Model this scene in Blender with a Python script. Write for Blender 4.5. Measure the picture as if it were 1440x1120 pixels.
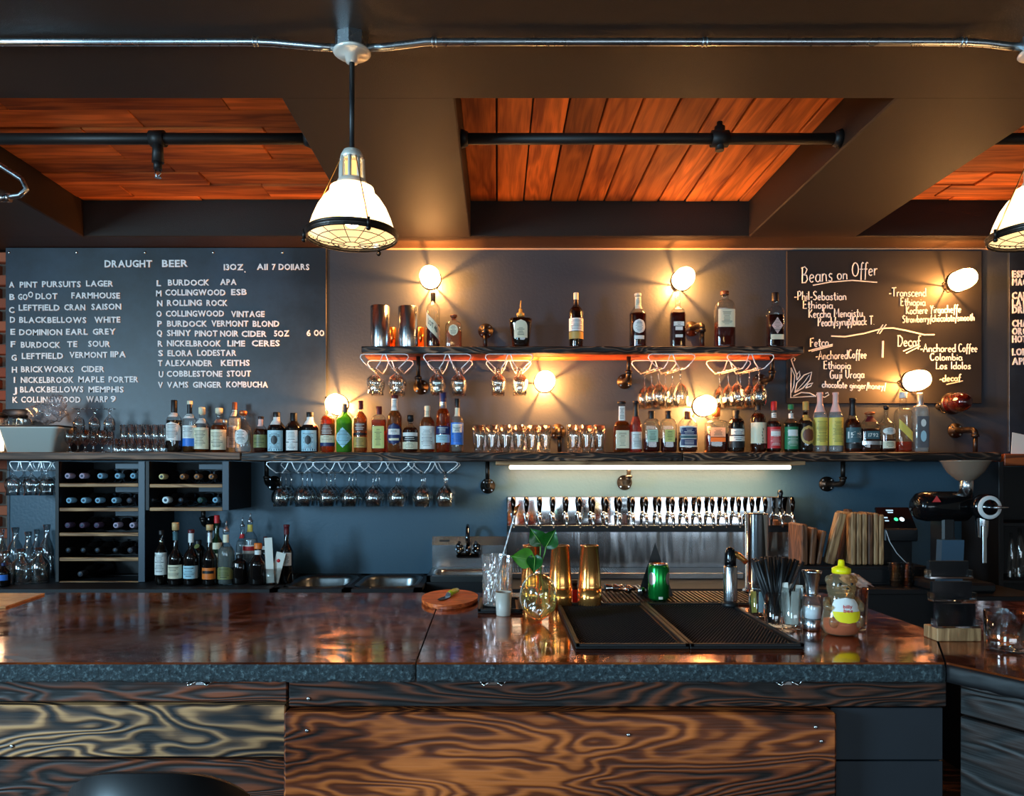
import bpy, bmesh, math, random
from mathutils import Vector, Matrix
random.seed(7)
R = math.radians
PI = math.pi
for o in list(bpy.data.objects): bpy.data.objects.remove(o)
COL = bpy.context.scene.collection
SC = bpy.context.scene
# ------------------------------------------------------------------ camera
F = 1040.0; VX = 700.0; VY = 665.0; EYE = 1.49
cam_d = bpy.data.cameras.new('camera'); cam = bpy.data.objects.new('camera', cam_d); COL.objects.link(cam)
cam.location = (0, 0, EYE); cam.rotation_euler = (R(90), 0, 0)
cam_d.sensor_width = 36; cam_d.lens = 36 * F / 1440
cam_d.shift_x = (720 - VX) / 1440; cam_d.shift_y = (VY - 560) / 1440
cam_d.clip_start = 0.05
SC.camera = cam
# ------------------------------------------------------------------ colour, world
vs = SC.view_settings
SC.display_settings.display_device = 'sRGB'
vs.view_transform = 'Standard'; vs.look = 'None'; vs.gamma = 1; vs.use_curve_mapping = False
vs.exposure = 0.45
SC.cycles.transparent_max_bounces = 32
w = bpy.data.worlds.new('world'); SC.world = w; w.use_nodes = True
w.node_tree.nodes['Background'].inputs[0].default_value = (0.45, 0.62, 0.8, 1)
w.node_tree.nodes['Background'].inputs[1].default_value = 0.25
# ------------------------------------------------------------------ lights (daylight through the street windows behind the camera)
def area(name, loc, rot, sx, sy, power, col):
    d = bpy.data.lights.new(name, 'AREA'); d.shape = 'RECTANGLE'; d.size = sx; d.size_y = sy
    d.energy = power; d.color = col
    o = bpy.data.objects.new(name, d); COL.objects.link(o); o.location = loc; o.rotation_euler = rot
    return o
area('daylight_left', (-2.6, -3.88, 1.65), (R(90), 0, 0), 1.7, 1.7, 75, (0.46, 0.76, 1.0))
area('daylight_side', (-4.93, -0.8, 2.0), (0, R(-90), 0), 1.1, 1.3, 340, (0.46, 0.77, 1.0))
area('daylight_right', (2.3, -3.88, 1.29), (R(90), 0, 0), 4.4, 0.85, 42, (0.72, 0.88, 1.0))
def point(name, loc, power, col, rad=0.03, parent=None):
    d = bpy.data.lights.new(name, 'POINT'); d.energy = power; d.color = col; d.shadow_soft_size = rad
    o = bpy.data.objects.new(name, d); COL.objects.link(o); o.location = loc
    if parent: o.parent = parent
    return o
WARM = (1.0, 0.46, 0.15)
PENDANT_W, SCONCE_W, LED_W = 14, 42, 12
# ------------------------------------------------------------------ colour helper
def lin(c):
    c = c / 255.0
    return c / 12.92 if c <= 0.04045 else ((c + 0.055) / 1.055) ** 2.4
def rgb(r, g, b): return (lin(r), lin(g), lin(b), 1)
# ------------------------------------------------------------------ geometry helper
class MB:
    def __init__(s): s.v = []; s.f = []; s.sm = []
    def add(s, vs_, fs, smooth=False):
        n = len(s.v); s.v += [tuple(p) for p in vs_]
        for f in fs: s.f.append(tuple(i + n for i in f)); s.sm.append(smooth)
        return s
    def box(s, x0, x1, y0, y1, z0, z1, b=0.0):
        if b <= 0:
            v = [(x, y, z) for z in (z0, z1) for y in (y0, y1) for x in (x0, x1)]
            return s.add(v, [(0, 2, 3, 1), (4, 5, 7, 6), (0, 1, 5, 4), (2, 6, 7, 3), (0, 4, 6, 2), (1, 3, 7, 5)])
        # chamfered box
        X = (x0, x1); Y = (y0, y1); Z = (z0, z1); v = []; idx = {}
        for i in (0, 1):
            for j in (0, 1):
                for k in (0, 1):
                    sx = b if i == 0 else -b; sy = b if j == 0 else -b; sz = b if k == 0 else -b
                    idx[i, j, k, 'x'] = len(v); v.append((X[i], Y[j] + sy, Z[k] + sz))
                    idx[i, j, k, 'y'] = len(v); v.append((X[i] + sx, Y[j], Z[k] + sz))
                    idx[i, j, k, 'z'] = len(v); v.append((X[i] + sx, Y[j] + sy, Z[k]))
        f = []
        I = lambda *a: idx[a]
        f += [(I(0,0,0,'x'), I(0,0,1,'x'), I(0,1,1,'x'), I(0,1,0,'x')), (I(1,0,0,'x'), I(1,1,0,'x'), I(1,1,1,'x'), I(1,0,1,'x')),
              (I(0,0,0,'y'), I(1,0,0,'y'), I(1,0,1,'y'), I(0,0,1,'y')), (I(0,1,0,'y'), I(0,1,1,'y'), I(1,1,1,'y'), I(1,1,0,'y')),
              (I(0,0,0,'z'), I(0,1,0,'z'), I(1,1,0,'z'), I(1,0,0,'z')), (I(0,0,1,'z'), I(1,0,1,'z'), I(1,1,1,'z'), I(0,1,1,'z'))]
        for i in (0, 1):
            for j in (0, 1):
                for k in (0, 1): f.append((I(i,j,k,'x'), I(i,j,k,'y'), I(i,j,k,'z')))
        for j in (0, 1):
            for k in (0, 1): f.append((I(0,j,k,'y'), I(1,j,k,'y'), I(1,j,k,'z'), I(0,j,k,'z')))
        for i in (0, 1):
            for k in (0, 1): f.append((I(i,0,k,'x'), I(i,1,k,'x'), I(i,1,k,'z'), I(i,0,k,'z')))
        for i in (0, 1):
            for j in (0, 1): f.append((I(i,j,0,'x'), I(i,j,1,'x'), I(i,j,1,'y'), I(i,j,0,'y')))
        s.fix = True
        return s.add(v, f)
    def lathe(s, prof, c=(0, 0, 0), seg=20, n=2.0, asp=1.0, caps=True, smooth=True, wob=None):
        """prof: [(r,z)], n: superellipse exponent"""
        ring = []
        for i in range(seg):
            t = 2 * PI * (i + (0.5 if n > 2.5 else 0)) / seg
            ct, st = math.cos(t), math.sin(t)
            k = (abs(ct) ** n + abs(st) ** n) ** (-1.0 / n)
            if wob: k *= wob(t)
            ring.append((k * ct, k * st * asp))
        v = []; f = []
        for (r, z) in prof:
            v += [(c[0] + x * r, c[1] + y * r, c[2] + z) for x, y in ring]
        for j in range(len(prof) - 1):
            for i in range(seg):
                a = j * seg + i; b = j * seg + (i + 1) % seg
                f.append((a, b, b + seg, a + seg))
        s.add(v, f, smooth)
        if caps:
            n0 = len(s.v) - len(v)
            if prof[0][0] > 1e-5: s.f.append(tuple(n0 + i for i in reversed(range(seg)))); s.sm.append(False)
            if prof[-1][0] > 1e-5:
                m = n0 + (len(prof) - 1) * seg; s.f.append(tuple(m + i for i in range(seg))); s.sm.append(False)
        return s
    def tube(s, pts, r, seg=8, closed=False, smooth=True, caps=True):
        P = [Vector(p) for p in pts]; n = len(P)
        rr = r if isinstance(r, (list, tuple)) else [r] * n
        v = []; prev = None
        for i, p in enumerate(P):
            if closed: t = P[(i + 1) % n] - P[(i - 1) % n]
            else: t = P[min(i + 1, n - 1)] - P[max(i - 1, 0)]
            if t.length < 1e-9: t = Vector((0, 0, 1))
            t.normalize()
            if prev is None:
                a = Vector((0, 0, 1)) if abs(t.z) < 0.9 else Vector((1, 0, 0))
                u = t.cross(a).normalized()
            else:
                u = prev - t * prev.dot(t)
                if u.length < 1e-6: u = t.orthogonal()
                u.normalize()
            prev = u; w_ = t.cross(u)
            for k in range(seg):
                a = 2 * PI * k / seg
                v.append(tuple(p + (u * math.cos(a) + w_ * math.sin(a)) * rr[i]))
        f = []
        m = n if closed else n - 1
        for i in range(m):
            for k in range(seg):
                a = i * seg + k; b = i * seg + (k + 1) % seg; c = ((i + 1) % n) * seg + (k + 1) % seg; d = ((i + 1) % n) * seg + k
                f.append((a, b, c, d))
        n0 = len(s.v); s.add(v, f, smooth)
        if not closed and caps:
            s.f.append(tuple(n0 + k for k in reversed(range(seg)))); s.sm.append(False)
            s.f.append(tuple(n0 + (n - 1) * seg + k for k in range(seg))); s.sm.append(False)
        return s
    def cyl(s, p0, p1, r0, r1=None, seg=16): return s.tube([p0, p1], [r0, r0 if r1 is None else r1], seg)
    def ball(s, c, rx, ry=None, rz=None, seg=14, rings=9, fn=None):
        ry = rx if ry is None else ry; rz = rx if rz is None else rz
        v = []; f = []
        for j in range(rings + 1):
            ph = PI * j / rings
            for i in range(seg):
                t = 2 * PI * i / seg
                d = Vector((math.sin(ph) * math.cos(t), math.sin(ph) * math.sin(t), -math.cos(ph)))
                k = fn(d) if fn else 1
                v.append((c[0] + d.x * rx * k, c[1] + d.y * ry * k, c[2] + d.z * rz * k))
        for j in range(rings):
            for i in range(seg):
                a = j * seg + i; b = j * seg + (i + 1) % seg
                f.append((a, b, b + seg, a + seg))
        return s.add(v, f, True)
    def prism(s, poly, z0, z1, plane='XY'):
        """poly in plane coordinates, extruded along the third axis"""
        n = len(poly)
        def mk(p, h):
            if plane == 'XY': return (p[0], p[1], h)
            if plane == 'XZ': return (p[0], h, p[1])
            return (h, p[0], p[1])
        v = [mk(p, z0) for p in poly] + [mk(p, z1) for p in poly]
        f = [tuple(reversed(range(n))), tuple(range(n, 2 * n))] + [(i, (i + 1) % n, (i + 1) % n + n, i + n) for i in range(n)]
        s.fix = True
        return s.add(v, f)
    def build(s, name, mat, parent=None, loc=(0, 0, 0), rot=(0, 0, 0)):
        me = bpy.data.meshes.new(name); me.from_pydata(s.v, [], s.f)
        me.polygons.foreach_set('use_smooth', s.sm)
        bm = bmesh.new(); bm.from_mesh(me); bmesh.ops.remove_doubles(bm, verts=bm.verts, dist=1e-5)
        bmesh.ops.recalc_face_normals(bm, faces=bm.faces); bm.to_mesh(me); bm.free()
        if isinstance(mat, (list, tuple)):
            for m in mat: me.materials.append(m)
        elif mat: me.materials.append(mat)
        o = bpy.data.objects.new(name, me); COL.objects.link(o)
        o.location = loc; o.rotation_euler = rot
        if parent: o.parent = parent
        return o
def tag(o, label, cat, group=None, kind=None):
    if label: o['label'] = label
    if cat: o['category'] = cat
    if group: o['group'] = group
    if kind: o['kind'] = kind
    return o
def thing(name, label, cat, loc=(0, 0, 0), rotz=0, group=None):
    o = bpy.data.objects.new(name, None); COL.objects.link(o); o.empty_display_size = 0.05
    o.location = loc; o.rotation_euler = (0, 0, rotz)
    return tag(o, label, cat, group)
def struct(o, label=None):
    o['kind'] = 'structure'
    if label: o['label'] = label
    return o
def dup(o, loc=None, parent=None, label=None):
    c = o.copy(); COL.objects.link(c); c.parent = parent
    for ch in list(o.children): dup(ch, None, c)
    if loc is not None: c.location = loc
    if label: c['label'] = label
    return c
def part_copy(o, loc, parent):
    c = o.copy(); COL.objects.link(c); c.parent = parent; c.location = loc; return c
# pixel helpers: photo pixel -> metres on a plane of the room
def PX(px, Y): return (px - VX) * Y / F
def PZ(py, Y): return EYE + (VY - py) * Y / F
CT = 1.07                      # bar top height
def on_bar(px, py):
    d = F * (EYE - CT) / (py - VY); return ((px - VX) * d / F, d)
# ------------------------------------------------------------------ materials
def newmat(name):
    m = bpy.data.materials.new(name); m.use_nodes = True
    nt = m.node_tree; b = nt.nodes['Principled BSDF']; return m, nt, b
def mat(name, col, rough=0.5, metal=0.0, noise=0.0, nscale=30, bump=0.0, bscale=80, spec=0.5, emit=None, es=0, coat=0, trans=0, ior=1.45, rv=0):
    m, nt, b = newmat(name)
    b.inputs['Base Color'].default_value = col; b.inputs['Roughness'].default_value = rough
    b.inputs['Metallic'].default_value = metal; b.inputs['Specular IOR Level'].default_value = spec
    b.inputs['Coat Weight'].default_value = coat; b.inputs['Transmission Weight'].default_value = trans; b.inputs['IOR'].default_value = ior
    if emit: b.inputs['Emission Color'].default_value = emit; b.inputs['Emission Strength'].default_value = es
    tc = nt.nodes.new('ShaderNodeTexCoord')
    if noise or rv:
        n = nt.nodes.new('ShaderNodeTexNoise'); n.inputs['Scale'].default_value = nscale; n.inputs['Detail'].default_value = 5
        nt.links.new(tc.outputs['Object'], n.inputs['Vector'])
        if noise:
            mx = nt.nodes.new('ShaderNodeMix'); mx.data_type = 'RGBA'
            mx.inputs[6].default_value = tuple(c * (1 - noise) for c in col[:3]) + (1,)
            mx.inputs[7].default_value = tuple(min(1, c * (1 + noise)) for c in col[:3]) + (1,)
            nt.links.new(n.outputs[0], mx.inputs[0]); nt.links.new(mx.outputs[2], b.inputs['Base Color'])
        if rv:
            mr = nt.nodes.new('ShaderNodeMapRange'); mr.inputs[3].default_value = max(0, rough - rv); mr.inputs[4].default_value = rough + rv
            nt.links.new(n.outputs[0], mr.inputs[0]); nt.links.new(mr.outputs[0], b.inputs['Roughness'])
    if bump:
        n2 = nt.nodes.new('ShaderNodeTexNoise'); n2.inputs['Scale'].default_value = bscale; n2.inputs['Detail'].default_value = 3
        nt.links.new(tc.outputs['Object'], n2.inputs['Vector'])
        bp = nt.nodes.new('ShaderNodeBump'); bp.inputs['Strength'].default_value = bump; bp.inputs['Distance'].default_value = 0.004
        nt.links.new(n2.outputs[0], bp.inputs['Height']); nt.links.new(bp.outputs[0], b.inputs['Normal'])
    return m
def emis(name, col, s):
    m = bpy.data.materials.new(name); m.use_nodes = True; nt = m.node_tree; nt.nodes.clear()
    e = nt.nodes.new('ShaderNodeEmission'); e.inputs[0].default_value = col; e.inputs[1].default_value = s
    o = nt.nodes.new('ShaderNodeOutputMaterial'); nt.links.new(e.outputs[0], o.inputs[0]); return m
def thin(name, col, edge=(0.25, 0.28, 0.3, 1), refl=1.0, rough=0.02, diff=0.0, dcol=None, gcol=(1, 1, 1, 1)):
    """clear walls of glass: tinted see-through with darker rims and mirror highlights"""
    m = bpy.data.materials.new(name); m.use_nodes = True; nt = m.node_tree; nt.nodes.clear(); N = nt.nodes.new
    lw = N('ShaderNodeLayerWeight'); lw.inputs[0].default_value = 0.35
    mx = N('ShaderNodeMix'); mx.data_type = 'RGBA'; mx.inputs[6].default_value = col; mx.inputs[7].default_value = edge
    pw = N('ShaderNodeMath'); pw.operation = 'POWER'; pw.inputs[1].default_value = 2.0
    nt.links.new(lw.outputs['Facing'], pw.inputs[0]); nt.links.new(pw.outputs[0], mx.inputs[0])
    tr = N('ShaderNodeBsdfTransparent'); nt.links.new(mx.outputs[2], tr.inputs[0])
    gl = N('ShaderNodeBsdfGlossy'); gl.inputs['Roughness'].default_value = rough; gl.inputs[0].default_value = gcol
    l2 = N('ShaderNodeLayerWeight'); l2.inputs[0].default_value = 0.5
    fr = N('ShaderNodeMath'); fr.operation = 'POWER'; fr.inputs[1].default_value = 4.0; nt.links.new(l2.outputs['Facing'], fr.inputs[0])
    ml = N('ShaderNodeMath'); ml.operation = 'MULTIPLY_ADD'; ml.inputs[1].default_value = 0.75 * refl; ml.inputs[2].default_value = 0.05 * refl; ml.use_clamp = True
    nt.links.new(fr.outputs[0], ml.inputs[0])
    ms = N('ShaderNodeMixShader'); nt.links.new(ml.outputs[0], ms.inputs[0]); nt.links.new(tr.outputs[0], ms.inputs[1]); nt.links.new(gl.outputs[0], ms.inputs[2])
    last = ms
    if diff:
        df = N('ShaderNodeBsdfDiffuse'); df.inputs[0].default_value = dcol or col
        m2 = N('ShaderNodeMixShader'); m2.inputs[0].default_value = diff
        nt.links.new(ms.outputs[0], m2.inputs[1]); nt.links.new(df.outputs[0], m2.inputs[2]); last = m2
    out = N('ShaderNodeOutputMaterial'); nt.links.new(last.outputs[0], out.inputs[0]); return m
def wood(name, dark, light, axis='X', freq=2.2, rings=9.0, rough=0.6, bump=0.6, stretch=5.0, contrast=(0.3, 0.7), streak=0.35, mid=None, spec=0.4, tone=0.25, vary=0.0, det=2.2):
    """grain: contour lines of a noise field drawn out along the board"""
    m, nt, b = newmat(name); N = nt.nodes.new; L = nt.links.new
    tc = N('ShaderNodeTexCoord'); oi = N('ShaderNodeObjectInfo')
    mp = N('ShaderNodeMapping'); s = [freq * stretch] * 3; s['XYZ'.index(axis)] = freq
    mp.inputs['Scale'].default_value = s
    off = N('ShaderNodeVectorMath'); off.operation = 'SCALE'; off.inputs[0].default_value = (13, 17, 19); L(oi.outputs['Random'], off.inputs['Scale'])
    L(tc.outputs['Object'], mp.inputs['Vector']); 
    ad = N('ShaderNodeVectorMath'); L(mp.outputs[0], ad.inputs[0]); L(off.outputs[0], ad.inputs[1])
    n = N('ShaderNodeTexNoise'); n.inputs['Scale'].default_value = 1.0; n.inputs['Detail'].default_value = det; n.inputs['Roughness'].default_value = 0.42
    n.inputs['Distortion'].default_value = 0.25
    L(ad.outputs[0], n.inputs['Vector'])
    mu = N('ShaderNodeMath'); mu.operation = 'MULTIPLY'; mu.inputs[1].default_value = rings * 2 * PI; L(n.outputs[0], mu.inputs[0])
    sn = N('ShaderNodeMath'); sn.operation = 'SINE'; L(mu.outputs[0], sn.inputs[0])
    mr = N('ShaderNodeMapRange'); mr.inputs[1].default_value = -1; mr.inputs[2].default_value = 1; L(sn.outputs[0], mr.inputs[0])
    # fine streaks along the board
    mp2 = N('ShaderNodeMapping'); s2 = [160.0] * 3; s2['XYZ'.index(axis)] = 5.0; mp2.inputs['Scale'].default_value = s2
    L(tc.outputs['Object'], mp2.inputs['Vector'])
    n2 = N('ShaderNodeTexNoise'); n2.inputs['Scale'].default_value = 1; n2.inputs['Detail'].default_value = 3; L(mp2.outputs[0], n2.inputs['Vector'])
    mm = N('ShaderNodeMix'); mm.inputs[0].default_value = streak; L(mr.outputs[0], mm.inputs[2]); L(n2.outputs[0], mm.inputs[3])
    # broad patches
    n3 = N('ShaderNodeTexNoise'); n3.inputs['Scale'].default_value = 0.55; n3.inputs['Detail'].default_value = 3; L(ad.outputs[0], n3.inputs['Vector'])
    m3 = N('ShaderNodeMapRange'); m3.inputs[1].default_value = 0.3; m3.inputs[2].default_value = 0.7; m3.inputs[3].default_value = -tone; m3.inputs[4].default_value = tone; L(n3.outputs[0], m3.inputs[0])
    a3 = N('ShaderNodeMath'); a3.operation = 'ADD'; L(mm.outputs[0], a3.inputs[0]); L(m3.outputs[0], a3.inputs[1])
    cr = N('ShaderNodeValToRGB'); cr.color_ramp.elements[0].position = contrast[0]; cr.color_ramp.elements[0].color = dark
    cr.color_ramp.elements[1].position = contrast[1]; cr.color_ramp.elements[1].color = light
    if mid: e = cr.color_ramp.elements.new(sum(contrast) / 2); e.color = mid
    L(a3.outputs[0], cr.inputs[0])
    vr = N('ShaderNodeMapRange'); vr.inputs[3].default_value = 1 - vary; vr.inputs[4].default_value = 1 + vary * .6; L(oi.outputs['Random'], vr.inputs[0])
    vm = N('ShaderNodeVectorMath'); vm.operation = 'SCALE'; L(cr.outputs[0], vm.inputs[0]); L(vr.outputs[0], vm.inputs['Scale']); L(vm.outputs[0], b.inputs['Base Color'])
    b.inputs['Roughness'].default_value = rough; b.inputs['Specular IOR Level'].default_value = spec
    bp = N('ShaderNodeBump'); bp.inputs['Strength'].default_value = bump; bp.inputs['Distance'].default_value = 0.003
    L(mm.outputs[0], bp.inputs['Height']); L(bp.outputs[0], b.inputs['Normal'])
    return m
M = {}
M['plaster'] = mat('pale_plaster', rgb(128, 112, 96), 0.8)
M['wall'] = mat('wall_paint', rgb(46, 54, 64), 0.42, noise=0.12, nscale=3, bump=0.25, bscale=60)
M['wall_low'] = mat('wall_teal', rgb(54, 82, 99), 0.42, noise=0.15, nscale=3, bump=0.25, bscale=60)  # wall colour turns bluer and paler below the shelf
M['soffit'] = mat('soffit_paint', rgb(41, 29, 21), 0.5, spec=.3, noise=0.12, nscale=2.5, bump=0.5, bscale=350)
M['black'] = mat('black_plastic', rgb(22, 22, 24), 0.45)
M['blackgloss'] = mat('black_gloss', rgb(14, 14, 16), 0.12)
def mat_splash():
    m, nt, b = newmat('wavy_sheet_steel'); N = nt.nodes.new; L = nt.links.new
    b.inputs['Base Color'].default_value = rgb(200, 204, 210); b.inputs['Metallic'].default_value = 1; b.inputs['Roughness'].default_value = .16
    tc = N('ShaderNodeTexCoord'); mp = N('ShaderNodeMapping'); mp.inputs['Scale'].default_value = (5, 5, .7); L(tc.outputs['Object'], mp.inputs[0])
    n = N('ShaderNodeTexNoise'); n.inputs['Scale'].default_value = 1.6; n.inputs['Detail'].default_value = 2; L(mp.outputs[0], n.inputs['Vector'])
    bp = N('ShaderNodeBump'); bp.inputs['Strength'].default_value = 1; bp.inputs['Distance'].default_value = .018; L(n.outputs[0], bp.inputs['Height']); L(bp.outputs[0], b.inputs['Normal'])
    return m
M['splash'] = mat_splash()
M['dkchrome'] = mat('dark_chrome', rgb(60, 50, 46), 0.12, metal=1)
M['facrome'] = mat('smoky_chrome', rgb(110, 112, 116), 0.06, metal=1)
M['iron'] = mat('iron_pipe', rgb(54, 49, 46), 0.38, metal=0.85, noise=0.4, nscale=40, bump=0.3, bscale=90)
M['darkiron'] = mat('black_iron', rgb(30, 28, 27), 0.5, metal=0.4, noise=0.2)
M['steel'] = mat('brushed_steel', rgb(205, 208, 212), 0.22, metal=1, rv=0.08, nscale=4)
M['mirrorsteel'] = mat('polished_steel', rgb(225, 228, 232), 0.05, metal=1)
M['chrome'] = mat('chrome', rgb(230, 232, 235), 0.05, metal=1)
M['galv'] = mat('galvanised_conduit', rgb(190, 196, 200), 0.28, metal=1, rv=0.08, nscale=20)
M['wire'] = mat('chromed_wire', rgb(244, 246, 250), 0.28, metal=0.45)
M['copper'] = mat('polished_copper', rgb(244, 160, 90), 0.18, metal=0.95)
M['gold'] = mat('brass_gold', rgb(255, 178, 100), 0.2, metal=0.92)
M['white'] = mat('white_paint', rgb(225, 225, 220), 0.5)
M['letters'] = mat('white_letters', rgb(238, 240, 240), 0.5)
M['chalk'] = mat('chalk', rgb(225, 225, 222), 0.9)
M['screw'] = mat('screw_head', rgb(200, 205, 208), 0.25, metal=1)
M['rubber'] = mat('black_rubber', rgb(17, 17, 18), 0.55, bump=0.3, bscale=400)
M['paper'] = mat('paper', rgb(225, 220, 208), 0.8)
M['cork'] = mat('cork', rgb(200, 160, 105), 0.8, noise=0.2, nscale=200)
M['leaf'] = mat('pothos_leaf', rgb(20, 76, 20), 0.25, noise=0.5, nscale=60)
M['brick'] = None
M['glass'] = thin('clear_glass', (0.93, 0.95, 0.95, 1), (0.22, 0.25, 0.27, 1), 2.2)
M['stem'] = thin('stemware_glass', (0.9, 0.92, 0.92, 1), (0.10, 0.11, 0.12, 1), 3.2)
M['crystal'] = thin('cut_crystal', (.9, .9, .9, 1), (.2, .2, .2, 1), 3.6, .05, diff=.06, dcol=(.9, .85, .8, 1))
M['wd_bar'] = wood('charred_plank', rgb(22, 14, 11), rgb(212, 112, 50), freq=1.9, rings=20, stretch=4.2, contrast=(-.05, 1.0), mid=rgb(116, 52, 23), rough=0.45, streak=0.45, tone=.5, det=2.8)
M['wd_grey'] = wood('weathered_plank', rgb(28, 26, 27), rgb(214, 158, 104), freq=1.9, rings=22, stretch=4.2, det=2.3, contrast=(0.15, 0.9), mid=rgb(112, 80, 56), rough=0.5)
M['wd_rail'] = wood('charred_rail', rgb(18, 14, 13), rgb(134, 66, 34), freq=2.0, rings=18, stretch=6, contrast=(0.22, 1.0), mid=rgb(70, 38, 24), rough=0.5)
M['wd_shelf'] = wood('burnt_shelf', rgb(20, 15, 13), rgb(150, 112, 84), freq=3, rings=10, stretch=5, contrast=(0.25, 1.05), mid=rgb(56, 38, 30), rough=0.45, bump=1.0)
M['wd_shelfred'] = wood('red_brown_board', rgb(60, 24, 14), rgb(178, 84, 36), freq=1.6, rings=6, stretch=9, contrast=(0.1, 0.95), rough=0.45)
M['wd_deckY'] = wood('deck_board_y', rgb(132, 60, 24), rgb(240, 136, 60), axis='Y', freq=1.6, rings=4, stretch=9, contrast=(-.1, 1.0), rough=0.75, tone=0.45, vary=.4, streak=.6, bump=.3)
M['wd_deckX'] = wood('deck_board_x', rgb(132, 60, 24), rgb(238, 132, 58), axis='X', freq=1.6, rings=4, stretch=9, contrast=(-.1, 1.0), rough=0.75, tone=0.45, vary=.4, streak=.6, bump=.3)
M['wd_slat'] = wood('rack_slat', rgb(110, 72, 44), rgb(196, 150, 104), freq=2, rings=6, stretch=8, contrast=(0.0, 1.0), rough=0.6)
M['wd_board'] = wood('orange_board', rgb(150, 58, 20), rgb(226, 112, 48), freq=5, rings=5, stretch=5, contrast=(0, 1), rough=0.45)
M['wd_tan'] = wood('tan_board', rgb(120, 84, 52), rgb(190, 146, 100), axis='Z', freq=4, rings=5, stretch=6, contrast=(0, 1), rough=0.6)
M['wd_brown'] = wood('brown_board', rgb(64, 38, 24), rgb(124, 78, 48), axis='Z', freq=4, rings=5, stretch=6, contrast=(0, 1), rough=0.6)
def mat_copper_top():
    m, nt, b = newmat('bar_top_lacquer'); N = nt.nodes.new; L = nt.links.new
    tc = N('ShaderNodeTexCoord')
    n = N('ShaderNodeTexNoise'); n.inputs['Scale'].default_value = 2.6; n.inputs['Detail'].default_value = 8; n.inputs['Roughness'].default_value = 0.62; n.inputs['Distortion'].default_value = 1.6
    L(tc.outputs['Object'], n.inputs['Vector'])
    cr = N('ShaderNodeValToRGB'); e = cr.color_ramp.elements
    e[0].position = 0.32; e[0].color = rgb(90, 38, 18); e[1].position = 0.72; e[1].color = rgb(240, 138, 64)
    k = e.new(0.52); k.color = rgb(162, 76, 34)
    L(n.outputs[0], cr.inputs[0]); L(cr.outputs[0], b.inputs['Base Color'])
    n2 = N('ShaderNodeTexNoise'); n2.inputs['Scale'].default_value = 7; n2.inputs['Detail'].default_value = 8; n2.inputs['Distortion'].default_value = 2.2; L(tc.outputs['Object'], n2.inputs['Vector'])
    mr = N('ShaderNodeMapRange'); mr.inputs[1].default_value = 0.35; mr.inputs[2].default_value = 0.7; mr.inputs[3].default_value = 0.04; mr.inputs[4].default_value = 0.2
    L(n2.outputs[0], mr.inputs[0]); L(mr.outputs[0], b.inputs['Roughness'])
    bp = N('ShaderNodeBump'); bp.inputs['Strength'].default_value = 0.12; bp.inputs['Distance'].default_value = 0.004; L(n2.outputs[0], bp.inputs['Height']); L(bp.outputs[0], b.inputs['Normal'])
    b.inputs['Metallic'].default_value = 0.7; b.inputs['Coat Weight'].default_value = 0.25; b.inputs['Coat Roughness'].default_value = 0.06
    return m
M['bartop'] = mat_copper_top()
def mat_pebble():
    m, nt, b = newmat('rough_concrete_edge'); N = nt.nodes.new; L = nt.links.new
    tc = N('ShaderNodeTexCoord')
    v = N('ShaderNodeTexVoronoi'); v.inputs['Scale'].default_value = 190; L(tc.outputs['Object'], v.inputs['Vector'])
    n = N('ShaderNodeTexNoise'); n.inputs['Scale'].default_value = 95; n.inputs['Detail'].default_value = 8; n.inputs['Roughness'].default_value = 0.7; L(tc.outputs['Object'], n.inputs['Vector'])
    cr = N('ShaderNodeValToRGB'); e = cr.color_ramp.elements
    e[0].position = 0.33; e[0].color = rgb(18, 24, 27); e[1].position = 0.68; e[1].color = rgb(128, 148, 150); k = e.new(0.53); k.color = rgb(46, 62, 68)
    L(n.outputs[0], cr.inputs[0]); L(cr.outputs[0], b.inputs['Base Color'])
    mx = N('ShaderNodeMath'); mx.operation = 'MULTIPLY'; L(v.outputs['Distance'], mx.inputs[0]); L(n.outputs[0], mx.inputs[1])
    bp = N('ShaderNodeBump'); bp.inputs['Strength'].default_value = 1.0; bp.inputs['Distance'].default_value = 0.012; L(n.outputs[0], bp.inputs['Height']); L(bp.outputs[0], b.inputs['Normal'])
    b.inputs['Roughness'].default_value = 0.38; return m
M['pebble'] = mat_pebble()
def mat_board(name, c0, c1, rough):
    m, nt, b = newmat(name); N = nt.nodes.new; L = nt.links.new
    tc = N('ShaderNodeTexCoord'); n = N('ShaderNodeTexNoise'); n.inputs['Scale'].default_value = 2.2; n.inputs['Detail'].default_value = 7; n.inputs['Roughness'].default_value = 0.65; L(tc.outputs['Object'], n.inputs['Vector'])
    cr = N('ShaderNodeValToRGB'); e = cr.color_ramp.elements; e[0].position = 0.38; e[0].color = c0; e[1].position = 0.75; e[1].color = c1
    L(n.outputs[0], cr.inputs[0]); L(cr.outputs[0], b.inputs['Base Color']); b.inputs['Roughness'].default_value = rough; b.inputs['Specular IOR Level'].default_value = 0.5
    return m
M['chalkboard'] = mat_board('beer_board', rgb(16, 21, 28), rgb(44, 58, 74), 0.42)
M['beanboard'] = mat_board('bean_board', rgb(13, 14, 17), rgb(26, 28, 33), 0.65)
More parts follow.
